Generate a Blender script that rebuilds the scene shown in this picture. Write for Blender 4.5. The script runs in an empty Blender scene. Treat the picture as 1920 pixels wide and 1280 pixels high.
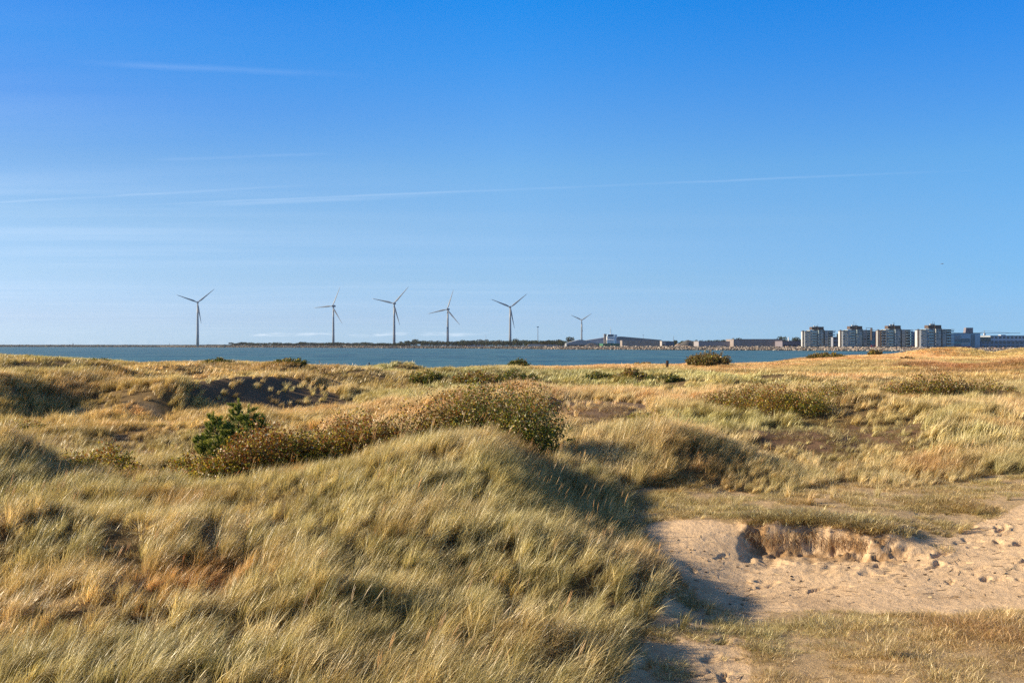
import bpy, math, random
import numpy as np
from mathutils import Vector, Matrix
SC = bpy.context.scene
COL = SC.collection
R = math.radians
# ------------------------------------------------------------------ camera, sky, sun, exposure
CAMZ = 6.0; F = 1867.0; HZ = 646.0            # eye height over the sea, focal length in photo pixels, horizon row
cam_d = bpy.data.cameras.new('camera'); cam = bpy.data.objects.new('camera', cam_d); COL.objects.link(cam)
cam_d.sensor_width = 36.0; cam_d.lens = 36.0 * F / 1920.0
cam_d.clip_start = 0.1; cam_d.clip_end = 120000.0
cam.location = (0, 0, CAMZ); cam.rotation_euler = (R(90) + math.atan((HZ - 640.0) / F), 0, 0)
SC.camera = cam
SUN_EL, SUN_AZ = 25.0, -90.0                   # azimuth from +Y (view direction), negative = to the left
sd = Vector((math.sin(R(SUN_AZ)) * math.cos(R(SUN_EL)), math.cos(R(SUN_AZ)) * math.cos(R(SUN_EL)), math.sin(R(SUN_EL))))
sl = bpy.data.lights.new('sun', 'SUN'); sl.energy = 5.0; sl.angle = R(0.5); sl.color = (1.0, 0.83, 0.58)
sun = bpy.data.objects.new('sun', sl); COL.objects.link(sun)
sun.rotation_euler = (-sd).to_track_quat('-Z', 'Y').to_euler()
SC.view_settings.view_transform = 'Standard'; SC.view_settings.look = 'None'
SC.view_settings.exposure = 0.74; SC.view_settings.gamma = 1.0
SC.cycles.max_bounces = 6; SC.cycles.transparent_max_bounces = 6
SC.cycles.diffuse_bounces = 3; SC.cycles.glossy_bounces = 2; SC.cycles.transmission_bounces = 3
SC.cycles.use_denoising = False
SC.cycles.adaptive_threshold = 0.005
HAZE = 4.0e-5


class NT:
    """small node-tree helper"""
    def __init__(s, tree): s.t = tree; s.t.nodes.clear()
    def n(s, typ, **kw):
        nd = s.t.nodes.new(typ)
        for k, v in kw.items():
            if k.startswith('i_'):
                key = k[2:]; key = int(key) if key.isdigit() else key.replace('_', ' ')
                if hasattr(v, 'is_output') or isinstance(v, bpy.types.NodeSocket): s.t.links.new(v, nd.inputs[key])
                else: nd.inputs[key].default_value = v
            else: setattr(nd, k, v)
        return nd
    def link(s, a, b): s.t.links.new(a, b)
    def math(s, op, a, b=0.0, c=None, clamp=False):
        m = s.n('ShaderNodeMath', operation=op, use_clamp=clamp)
        for i, v in enumerate((a, b) if c is None else (a, b, c)):
            if isinstance(v, bpy.types.NodeSocket): s.link(v, m.inputs[i])
            else: m.inputs[i].default_value = v
        return m.outputs[0]
    def mix(s, fac, a, b, blend='MIX'):
        m = s.n('ShaderNodeMix', data_type='RGBA', blend_type=blend, clamp_result=False)
        for i, v in ((0, fac), (6, a), (7, b)):
            if isinstance(v, bpy.types.NodeSocket): s.link(v, m.inputs[i])
            else: m.inputs[i].default_value = v if i == 0 else (*v, 1.0)[:4]
        return m.outputs[2]
    def ramp(s, fac, stops, interp='LINEAR'):
        r = s.n('ShaderNodeValToRGB'); r.color_ramp.interpolation = interp
        e = r.color_ramp.elements
        while len(e) < len(stops): e.new(0.5)
        for k, (p, c) in enumerate(stops): e[k].position = p; e[k].color = (*c, 1.0) if len(c) == 3 else c
        s.link(fac, r.inputs[0]); return r.outputs[0]


w = bpy.data.worlds.new('World'); SC.world = w; w.use_nodes = True
T = NT(w.node_tree)
sky = T.n('ShaderNodeTexSky', sky_type='NISHITA', sun_disc=False, sun_elevation=R(SUN_EL), sun_rotation=R(SUN_AZ),
          altitude=0.0, air_density=1.0, dust_density=0.15, ozone_density=2.0)
hs = T.n('ShaderNodeHueSaturation', i_Hue=0.5, i_Saturation=1.0, i_Value=1.0, i_Color=sky.outputs[0])
geo = T.n('ShaderNodeTexCoord')
sep = T.n('ShaderNodeSeparateXYZ', i_0=geo.outputs['Generated'])
dx, dy, dz = sep.outputs
zc = T.math('MAXIMUM', dz, 0.004)
# high cloud: a plane 9 km up, so the streaks foreshorten towards the horizon
cu = T.math('DIVIDE', dx, zc); cv = T.math('DIVIDE', dy, zc)
def plane_noise(sx, sy, rot, scale, detail=5.0, off=0.0):
    comb = T.n('ShaderNodeCombineXYZ', i_0=cu, i_1=cv, i_2=off)
    mp = T.n('ShaderNodeMapping'); T.link(comb.outputs[0], mp.inputs[0])
    mp.inputs['Rotation'].default_value = (0, 0, rot); mp.inputs['Scale'].default_value = (sx, sy, 1)
    nz = T.n('ShaderNodeTexNoise', i_Scale=scale, i_Detail=detail, i_Roughness=0.55)
    T.link(mp.outputs[0], nz.inputs['Vector']); return nz.outputs[0]
c1 = plane_noise(0.35, 1.6, R(8), 0.55, 6.0, 3.1)
c2 = plane_noise(0.5, 0.5, 0, 0.25, 2.0, 7.7)
cir = T.math('MULTIPLY', T.ramp(c1, [(0.42, (0, 0, 0)), (0.80, (1, 1, 1))]), T.ramp(c2, [(0.38, (0, 0, 0)), (0.68, (1, 1, 1))]))
left = T.math('MULTIPLY_ADD', dx, -1.3, 0.45, clamp=True)
cir = T.math('MULTIPLY', T.math('MULTIPLY', cir, left), 0.22)
# condensation trails: straight lines in that plane, thin and broken
def trail(p0, p1, width, lo, hi, strength, wob):
    # two directions through which the line passes, given as photo rows/columns of the sky
    q = []
    for (px, py) in (p0, p1):
        X, Z = (px - 960) / F, (HZ - py) / F
        q.append((X / Z, 1.0 / Z))
    (ax, ay), (bx, by) = q
    L = math.hypot(bx - ax, by - ay); tx, ty = (bx - ax) / L, (by - ay) / L
    s_ = T.math('ADD', T.math('MULTIPLY', T.math('SUBTRACT', cu, ax), -ty), T.math('MULTIPLY', T.math('SUBTRACT', cv, ay), tx))
    al = T.math('ADD', T.math('MULTIPLY', T.math('SUBTRACT', cu, ax), tx / L), T.math('MULTIPLY', T.math('SUBTRACT', cv, ay), ty / L))
    nz = plane_noise(1.5, 1.5, 0, 1.2, 3.0, wob)
    s2 = T.math('ADD', s_, T.math('MULTIPLY', T.math('SUBTRACT', nz, 0.5), width * 1.6))
    core = T.math('SUBTRACT', 1.0, T.math('DIVIDE', T.math('ABSOLUTE', s2), width), clamp=True)
    ends = T.math('MULTIPLY', T.math('MULTIPLY', T.math('SUBTRACT', al, lo), 5.0, clamp=True), T.math('MULTIPLY', T.math('SUBTRACT', hi, al), 3.0, clamp=True))
    brk = T.ramp(plane_noise(0.9, 0.9, 0.3, 0.8, 3.0, wob + 4), [(0.36, (.12, .12, .12)), (0.60, (1, 1, 1))])
    return T.math('MULTIPLY', T.math('MULTIPLY', core, ends), T.math('MULTIPLY', brk, strength))
t1 = trail((0, 379), (560, 348), 0.06, -0.6, 1.05, 0.14, 1.0)
t2 = trail((390, 379), (1860, 318), 0.06, -0.15, 1.0, 0.10, 2.0)
t2b = trail((330, 388), (1100, 350), 0.13, 0.0, 0.75, 0.10, 2.6)
t3 = trail((180, 118), (760, 146), 0.06, -0.1, 0.9, 0.08, 5.0)
t4 = trail((330, 298), (640, 288), 0.06, -0.2, 1.0, 0.06, 6.0)
# small fair-weather clouds low over the far shore, by azimuth and elevation
az = T.math('ARCTAN2', dx, dy)
lowv = T.n('ShaderNodeCombineXYZ', i_0=T.math('MULTIPLY', az, 26.0), i_1=T.math('MULTIPLY', dz, 210.0), i_2=2.3)
ln = T.n('ShaderNodeTexNoise', i_Scale=1.0, i_Detail=5.0, i_Roughness=0.62); T.link(lowv.outputs[0], ln.inputs['Vector'])
band = T.math('MULTIPLY', T.math('MULTIPLY', T.math('SUBTRACT', dz, 0.0075), 600, clamp=True), T.math('MULTIPLY', T.math('SUBTRACT', 0.0135, dz), 300, clamp=True))
azb = T.math('MULTIPLY', T.math('MULTIPLY', T.math('ADD', az, 0.34), 12, clamp=True), T.math('MULTIPLY', T.math('SUBTRACT', 0.01, az), 12, clamp=True))
cumu = T.math('MULTIPLY', T.math('MULTIPLY', T.ramp(ln.outputs[0], [(0.49, (0, 0, 0)), (0.66, (1, 1, 1))]), T.math('MULTIPLY', band, azb)), 0.42)
tot = cir
for t_ in (t1, t2, t2b, t3, t4, cumu): tot = T.math('ADD', tot, t_, clamp=True)
# the photograph's clear polarised-looking blue: visible sky colour by elevation and, weakly, by bearing
tone = T.ramp(T.math('MAXIMUM', zc, 0.0), [(p, tuple(c / 1.6 for c in col)) for p, col in
    ((0.0035, (.45, .77, 1.60)), (.0246, (.46, .70, 1.37)), (.0647, (.49, .715, 1.15)), (.119, (.56, .80, 1.12)), (.172, (.53, .87, 1.19)), (.2244, (.375, .84, 1.32)), (.275, (.20, .82, 1.45)), (.33, (.05, .80, 1.56)), (.40, (.10, .68, 1.2)), (.60, (.55, .66, .70)), (1.0, (.62, .62, .58)))])  # last stops: unseen sky overhead toned neutral to make shade less blue
lat = T.math('DIVIDE', dx, 0.46)
lramp = T.ramp(zc, [(.0, (.72, .65, .62)), (.065, (.79, .67, .62)), (.12, (.74, .63, .58)), (.172, (.62, .54, .55)), (.224, (.48, .485, .54)), (.275, (.52, .515, .53)), (.33, (.64, .475, .52))])
tl_ = T.mix(T.math('MULTIPLY', lat, -1.0, clamp=True), (1, 1, 1), T.mix(1.0, lramp, (1.5, 1.5, 1.5), 'MULTIPLY')); tr_ = T.mix(T.math('MULTIPLY', lat, 1.0, clamp=True), (1, 1, 1), (.62, .81, .90))
tone = T.mix(1.0, T.mix(1.0, T.mix(1.0, tone, (1.6, 1.6, 1.6), 'MULTIPLY'), tl_, 'MULTIPLY'), tr_, 'MULTIPLY')
skc = T.mix(tot, T.mix(1.0, hs.outputs[0], tone, 'MULTIPLY'), (7.6, 8.2, 9.0))
bg = T.n('ShaderNodeBackground', i_Strength=0.088, i_Color=skc)
out = T.n('ShaderNodeOutputWorld'); T.link(bg.outputs[0], out.inputs[0])

# ------------------------------------------------------------------ helpers
rng = np.random.default_rng(11); random.seed(5)

def tag(o, label=None, cat=None, group=None, kind=None):
    if label: o['label'] = label
    if cat: o['category'] = cat
    if group: o['group'] = group
    if kind: o['kind'] = kind
    return o

def empty(name, loc=(0, 0, 0), rz=0.0):
    o = bpy.data.objects.new(name, None); COL.objects.link(o); o.location = loc; o.rotation_euler = (0, 0, rz); o.empty_display_size = 0.3
    return o

def mesh_np(name, V, Fc, mat=None, parent=None, smooth=False, cols=None, link=True, fcount=4):
    me = bpy.data.meshes.new(name)
    V = np.ascontiguousarray(V, dtype=np.float32).reshape(-1, 3); Fc = np.ascontiguousarray(Fc, dtype=np.int32).reshape(-1, fcount)
    me.vertices.add(len(V)); me.vertices.foreach_set('co', V.ravel())
    me.loops.add(Fc.size); me.loops.foreach_set('vertex_index', Fc.ravel())
    me.polygons.add(len(Fc)); me.polygons.foreach_set('loop_start', np.arange(0, Fc.size, fcount, dtype=np.int32))
    me.polygons.foreach_set('loop_total', np.full(len(Fc), fcount, dtype=np.int32))
    me.update(calc_edges=True)
    me.polygons.foreach_set('use_smooth', np.full(len(Fc), smooth))
    if cols is not None:
        a = me.attributes.new('col', 'FLOAT_COLOR', 'POINT')
        c = np.ones((len(V), 4), dtype=np.float32); c[:, :3] = cols; a.data.foreach_set('color', c.ravel())
    if mat: me.materials.append(mat)
    o = bpy.data.objects.new(name, me)
    if link: COL.objects.link(o)
    if parent: o.parent = parent
    return o

class MB:
    """collects simple solids into one mesh"""
    def __init__(s): s.v = []; s.f = []
    def add(s, vs, fs):
        b = len(s.v); s.v += [tuple(v) for v in vs]; s.f += [tuple(i + b for i in f) for f in fs]
    def box(s, x0, x1, y0, y1, z0, z1):
        s.add([(x0, y0, z0), (x1, y0, z0), (x1, y1, z0), (x0, y1, z0), (x0, y0, z1), (x1, y0, z1), (x1, y1, z1), (x0, y1, z1)],
              [(0, 3, 2, 1), (4, 5, 6, 7), (0, 1, 5, 4), (1, 2, 6, 5), (2, 3, 7, 6), (3, 0, 4, 7)])
    def tube(s, pts, rad, n=8, sy=1.0):
        rings = []
        for i, p in enumerate(pts):
            p = Vector(p); a = Vector(pts[max(i - 1, 0)]); b = Vector(pts[min(i + 1, len(pts) - 1)])
            t = (b - a).normalized(); u = t.cross(Vector((0, 0, 1)))
            if u.length < 1e-3: u = Vector((1, 0, 0))
            u.normalize(); v = t.cross(u).normalized(); r = rad[i] if hasattr(rad, '__len__') else rad
            rings.append([p + u * (math.cos(2 * math.pi * k / n) * r) + v * (math.sin(2 * math.pi * k / n) * r * sy) for k in range(n)])
        vs = [q for rg in rings for q in rg]; fs = []
        for i in range(len(rings) - 1):
            for k in range(n): fs.append((i * n + k, i * n + (k + 1) % n, (i + 1) * n + (k + 1) % n, (i + 1) * n + k))
        fs.append(tuple(range(n - 1, -1, -1))); fs.append(tuple((len(rings) - 1) * n + k for k in range(n)))
        s.add(vs, fs)
    def prism(s, prof, y0, y1):
        """profile (x,z) extruded in y"""
        n = len(prof)
        s.add([(x, y0, z) for x, z in prof] + [(x, y1, z) for x, z in prof],
              [tuple(range(n)), tuple(range(2 * n - 1, n - 1, -1))] + [(k, n + k, n + (k + 1) % n, (k + 1) % n) for k in range(n)])
    def build(s, name, mat, parent=None, smooth=False):
        me = bpy.data.meshes.new(name); me.from_pydata(s.v, [], s.f); me.update()
        if smooth:
            for p in me.polygons: p.use_smooth = True
        me.materials.append(mat); o = bpy.data.objects.new(name, me); COL.objects.link(o); o.parent = parent
        return o

def hash2(ix, iy, seed):
    h = (ix.astype(np.int64) * 374761393 + iy.astype(np.int64) * 668265263 + seed * 1442695041) & 0xFFFFFFFF
    h = ((h ^ (h >> 13)) * 1274126177) & 0xFFFFFFFF
    h = h ^ (h >> 16)
    return (h & 0xFFFFFF) / float(0xFFFFFF)

def vnoise(x, y, seed=0):
    ix = np.floor(x); iy = np.floor(y); fx = x - ix; fy = y - iy
    fx = fx * fx * fx * (fx * (fx * 6 - 15) + 10); fy = fy * fy * fy * (fy * (fy * 6 - 15) + 10)
    ix = ix.astype(np.int64); iy = iy.astype(np.int64)
    a = hash2(ix, iy, seed); b = hash2(ix + 1, iy, seed); c = hash2(ix, iy + 1, seed); d = hash2(ix + 1, iy + 1, seed)
    return (a + (b - a) * fx) + ((c + (d - c) * fx) - (a + (b - a) * fx)) * fy * 1.0 if False else (a * (1 - fx) + b * fx) * (1 - fy) + (c * (1 - fx) + d * fx) * fy

def fbm(x, y, seed=0, octv=4, gain=0.5):
    s = 0; a = 1.0; t = 0
    for k in range(octv):
        s = s + a * (vnoise(x * 2 ** k + 13.7 * k, y * 2 ** k - 7.3 * k, seed + k * 17) - 0.5); t += a; a *= gain
    return s / t * 2.0                       # about -1..1

def sstep(a, b, x):
    t = np.clip((x - a) / (b - a), 0, 1); return t * t * (3 - 2 * t)

# ------------------------------------------------------------------ the dunes: ground heights over bearing and distance
ROWS = [2, 5, 7, 9, 11, 13, 15, 17, 19, 21, 24, 28, 33, 40, 46, 52, 60, 75, 95, 115, 140, 170, 200, 240]
COLS = {
 -900: [3.4,3.3,3.2,3.1,3.0,3.0,3.1,3.1,3.2,3.4,3.3,3.2,3.3,3.8,4.4,4.6,4.3,4.2,4.4,4.2,2.0,-1,-2,-3],
 0: [3.0,2.9,2.8,2.8,2.8,2.75,3.15,2.9,3.25,3.55,3.05,2.75,2.8,2.9,3.0,3.4,4.1,3.95,4.25,4.3,2.6,-.5,-2,-3],
 100: [2.9,2.8,2.8,2.8,2.85,2.8,3.15,2.9,3.05,3.1,2.9,2.75,2.75,2.75,2.8,3.2,3.8,3.9,4.2,4.2,2.5,-.5,-2,-3],
 200: [2.8,2.7,2.8,2.8,2.85,2.9,3.05,2.95,3.0,3.0,2.85,2.7,2.7,2.7,2.9,3.3,3.7,3.85,4.15,4.1,2.4,-.5,-2,-3],
 400: [2.7,2.6,2.7,2.75,2.85,2.8,2.95,2.95,3.0,2.9,2.8,2.75,2.7,2.65,2.65,3.0,3.5,3.75,4.0,4.0,2.0,-.8,-2,-3],
 600: [2.5,2.5,2.6,2.65,2.8,2.9,3.05,3.2,3.4,3.15,2.95,2.85,2.8,2.75,2.75,2.9,3.3,3.55,3.65,3.5,1.5,-1,-2,-3],
 750: [2.4,2.4,2.5,2.6,2.6,2.7,2.95,3.32,3.72,3.68,3.10,2.95,2.95,2.95,2.95,3.3,3.5,3.55,3.6,3.4,1.5,-1,-2,-3],
 900: [2.3,2.3,2.45,2.55,2.5,2.62,2.85,3.22,3.7,3.9,3.28,3.0,3.2,3.35,3.35,3.5,3.6,3.65,3.75,3.4,1.8,-1,-2,-3],
 1050: [2.2,2.2,2.35,2.45,2.45,2.55,2.72,2.78,2.65,2.62,2.95,3.25,3.3,3.45,3.4,3.5,3.6,3.7,3.8,3.5,2.2,0,-2,-3],
 1150: [2.1,2.2,2.25,2.35,2.35,2.45,2.60,2.5,2.40,2.40,2.75,3.4,3.2,3.5,3.4,3.45,3.6,3.75,3.9,3.9,3.0,.5,-2,-3],
 1230: [2.1,2.15,2.2,2.25,2.28,2.38,2.46,2.34,2.6,2.6,2.7,3.35,3.15,3.3,3.3,3.4,3.6,3.75,3.95,4.0,3.5,1.5,-1.5,-3],
 1300: [2.1,2.15,2.2,2.2,2.25,2.33,2.1,2.3,2.65,2.6,2.65,3.1,3.0,3.2,3.25,3.4,3.6,3.75,3.95,4.1,3.8,2.2,-1,-3],
 1400: [2.1,2.15,2.2,2.2,2.25,2.25,2.08,2.12,2.66,2.62,2.5,2.75,2.85,3.1,3.25,3.4,3.6,3.75,4.0,4.2,4.2,3.2,0,-3],
 1500: [2.1,2.15,2.2,2.25,2.25,2.25,2.1,2.12,2.68,2.65,2.5,2.5,2.85,3.1,3.2,3.4,3.55,3.75,4.0,4.2,4.35,4.2,2,-2],
 1650: [2.1,2.2,2.3,2.3,2.3,2.28,2.12,2.2,2.6,2.68,2.6,2.65,2.9,3.2,3.2,3.4,3.5,3.75,4.0,4.25,4.4,4.7,3.8,0],
 1800: [2.2,2.2,2.3,2.3,2.32,2.3,2.12,2.25,2.45,2.65,2.65,2.8,3.0,3.3,3.3,3.4,3.5,3.75,4.1,4.3,4.5,4.85,4.6,3],
 2000: [2.2,2.3,2.3,2.35,2.35,2.3,2.2,2.4,2.6,2.75,2.75,2.9,3.1,3.4,3.4,3.5,3.6,3.8,4.15,4.4,4.7,5.0,5.1,4],
 2800: [2.4,2.4,2.5,2.5,2.5,2.5,2.5,2.6,2.8,2.9,3.0,3.0,3.2,3.5,3.6,3.6,3.8,4.0,4.3,4.5,4.8,5.0,5.2,5],
}
_cx = np.array(sorted(COLS), float); _tab = np.array([COLS[int(c)] for c in _cx]); _lr = np.log(np.array(ROWS, float))
def _cr(t):                                    # Catmull-Rom weights, softened
    t2 = t * t; t3 = t2 * t
    return 0.5 * np.stack([-t3 + 2 * t2 - t, 3 * t3 - 5 * t2 + 2, -3 * t3 + 4 * t2 + t, t3 - t2])
def table(px, d):
    px = np.clip(px, _cx[0], _cx[-1] - 1e-3); l = np.clip(np.log(np.maximum(d, .5)), _lr[0], _lr[-1] - 1e-6)
    i = np.clip(np.searchsorted(_cx, px, side='right') - 1, 0, len(_cx) - 2); j = np.clip(np.searchsorted(_lr, l, side='right') - 1, 0, len(_lr) - 2)
    s = (px - _cx[i]) / (_cx[i + 1] - _cx[i]); t = (l - _lr[j]) / (_lr[j + 1] - _lr[j])
    s = s * s * (3 - 2 * s) * .5 + s * .5; ws = np.stack([1 - s, s]); wt = _cr(t); z = 0
    for a in range(2):
        for b in range(4): z = z + ws[a] * wt[b] * _tab[np.clip(i + a, 0, len(_cx) - 1), np.clip(j + b - 1, 0, len(_lr) - 1)]
    return z
# mounds: photo column, distance, half-widths (m) windward, leeward, along the view, height
MOUNDS = [(535, 84, 4.5, 2.2, 5, .55), (405, 98, 2.5, 2.0, 3, .35), (760, 99, 2.6, 1.5, 3.5, .62), (735, 97, 3.0, 2.5, 3, .22), (1330, 118, 4, 2.5, 4, .4), (1790, 186, 7, 5, 6, 1.0), (1745, 188, 6, 5, 6, .6),
 (1830, 184, 5, 4, 5, .55), (1920, 190, 7, 7, 6, 1.1), (1640, 182, 3, 2, 4, .3), (60, 100, 5, 5, 6, .15), (230, 104, 6, 6, 6, -.12),
 (20, 21.5, 1.6, .8, 1.6, .45), (60, 15.5, 1.1, .55, .8, .28), (-60, 50, 7, 3.0, 4.5, .5), (330, 15.2, 1.6, .7, .9, .22), (780, 14.5, 1.3, .6, .9, .25), (1010, 15.0, 1.2, .55, .9, .30), (1130, 14.2, .9, .5, .7, .25), (640, 12, 1.3, .6, .9, .2),
 (980, 11.5, .9, .5, .7, .18), (220, 12.0, 1.2, .6, .8, .18), (1560, 40, 2.2, 1.0, 2.0, .45), (1640, 39, 2.0, 1.0, 2.2, .35), (1790, 37, 2.4, 1.2, 2.0, .40), (1870, 33, 1.6, .9, 1.5, .3), (1380, 26.5, 2.6, .9, 1.8, .35), (1250, 25.5, 2.2, .8, 1.8, .4),
 (440, 88, 5, 3, 3, .25), (350, 72, 5, 2.5, 3, .35), (160, 62, 5, 2.5, 3, .3), (690, 66, 4, 2, 3, .35), (640, 90, 4, 2, 4, .3), (850, 72, 5, 3, 3, .4), (960, 68, 5, 3, 3, .45), (1080, 74, 4, 2, 3, .25), (1140, 64, 3, 1.6, 2.5, .3),
 (1330, 62, 4, 2, 3, .45), (1290, 75, 3.5, 2, 3, .3), (1440, 66, 4, 2, 3, .3), (520, 37, 3, 1.4, 2, .3), (250, 36, 2.5, 1.2, 2, .25), (130, 33, 1.6, .9, 1.2, .3), (1090, 22.5, 1.6, .8, 1.2, .3), (1850, 120, 8, 5, 6, .3)]
FCX = [0, 100, 200, 250, 320, 450, 530, 620, 680, 760, 790, 850, 960, 1100, 1200, 1260, 1300, 1400, 1450, 1500, 1600, 1700, 1780, 1830, 1870, 1920]
FCZ = [.2, .05, -.12, -.4, -.3, -.2, -.1, -.27, -.3, -.36, -.5, -.35, -.15, -.35, -.48, -.75, -.82, -1.0, -.95, -.78, -.68, -.56, -1.1, -1.15, -1.1, -.8]
RIDGES = [(-20, 43.5, 1.5, 160, 52, .95, 4.5, 2.1), (335, 47, 1.35, 610, 56, .95, 5.0, 1.5), (500, 49.5, .5, 640, 53, .5, 2.5, 1.2), (560, 60, .35, 680, 66, .2, 4, 1.4), (200, 62, .4, 300, 68, .2, 4, 1.5)]
_q = np.random.default_rng(77)
for _k in range(70):                           # low tussocky hummocks, steeper downwind
    _d = math.exp(_q.uniform(math.log(30), math.log(72))); _p = _q.uniform(-300, 2200)
    if _p > 1000 and _d > 68: continue
    _s = _q.uniform(.7, 1.3) * (_d / 45) ** .6; MOUNDS.append((_p, _d, 2.4 * _s, .95 * _s, _q.uniform(1.2, 2.4) * _s, _q.uniform(.22, .42) * _s ** .4))
DIMP = []
_r = np.random.default_rng(4)
for k in range(128):                           # footprints and kicked hollows in the bare sand
    px = _r.uniform(1690, 2050) if k < 92 else (_r.uniform(1180, 1420) if k < 122 else _r.uniform(1400, 1700))
    d = _r.uniform(15.8, 20.5) if k < 92 else (_r.uniform(10.0, 13.8) if k < 112 else _r.uniform(14.8, 17.6))
    DIMP.append(((px - 960) / F * d, d, _r.uniform(.06, .2), _r.uniform(.035, .08), _r.normal(.5, .5), _r.uniform(.02, .07)))
def inpoly(px, d, poly):
    x = px; y = np.log(np.maximum(d, .5)); c = np.zeros(x.shape, bool); n = len(poly)
    for k in range(n):
        x1, y1 = poly[k][0], math.log(poly[k][1]); x2, y2 = poly[(k + 1) % n][0], math.log(poly[(k + 1) % n][1])
        if y1 == y2: continue
        c ^= ((y1 > y) != (y2 > y)) & (x < (x2 - x1) * (y - y1) / (y2 - y1) + x1)
    return c
P_SAND = [(1205, 17.6), (1250, 16.0), (1300, 15.0), (1400, 14.35), (1560, 14.3), (1700, 14.1), (1850, 14.5), (2500, 14.6), (2500, 23), (1960, 21.3), (1850, 20.0), (1760, 18.5), (1700, 17.95), (1550, 18.3), (1400, 18.7), (1330, 19.0), (1200, 19.3)]
P_SAND2 = [(1230, 14.3), (1300, 14.8), (1440, 14.2), (1400, 12.4), (1400, 11.2), (1330, 10.0), (1290, 8.6), (1100, 8.6), (1110, 10.2), (1190, 12.0)]
P_SHORT = [(1150, 22.6), (1290, 24.2), (1440, 22.6), (1590, 24.6), (1720, 23.2), (1850, 25.6), (2500, 26.5), (2500, 4), (1230, 4), (1120, 9), (1160, 12.0), (1240, 14.2), (1180, 17.4)]
P_PATH = [(150, 31.5), (240, 27.5), (390, 27), (420, 33), (380, 38), (240, 36)]
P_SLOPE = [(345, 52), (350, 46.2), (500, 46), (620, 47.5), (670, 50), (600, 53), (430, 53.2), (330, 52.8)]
P_TRACK = [(140, 45.5), (200, 43), (290, 42.5), (300, 44), (210, 45.5)]
P_BRN1 = [(1390, 35), (1400, 30.3), (1560, 29.6), (1740, 30.6), (1720, 34.6), (1560, 35.6)]
P_BRN2 = [(1030, 45), (1010, 36), (1120, 34), (1210, 37), (1200, 44.5), (1100, 47)]
P_HEATH = [(1700, 118), (1660, 96), (1780, 80), (2600, 72), (2600, 140), (1800, 138)]
P_LOW = [(1380, 30.6), (1380, 27), (1560, 26.5), (1760, 27.5), (1760, 31)]
P_LOW2 = [(1010, 37), (1000, 31), (1230, 31), (1220, 38)]
P_GOLD = [(1020, 240), (980, 96), (1080, 84), (1260, 80), (1400, 70), (1640, 62), (2600, 60), (2600, 300)]
P_RED = [(190, 12.2), (260, 11.2), (440, 12.2), (450, 13.8), (320, 13.4)]
def cover(X, Y):
    """surface classes at ground points: dict of 0/1 arrays with ragged edges"""
    d0 = np.maximum(Y, .5); n1 = fbm(X / (.06 * d0) * .35, Y / (.06 * d0) * .35, 31, 5, .62); n2 = fbm(X / (.06 * d0) * .35 + 9, Y / (.06 * d0) * .35, 77, 5, .62)
    px = 960 + F * X / d0 + 34 * n1; d = d0 * (1 + .045 * n2)
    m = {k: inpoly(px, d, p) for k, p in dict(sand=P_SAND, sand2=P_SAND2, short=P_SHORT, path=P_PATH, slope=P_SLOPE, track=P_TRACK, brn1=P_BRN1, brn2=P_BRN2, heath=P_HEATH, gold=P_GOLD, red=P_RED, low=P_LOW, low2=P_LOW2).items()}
    return m
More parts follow.
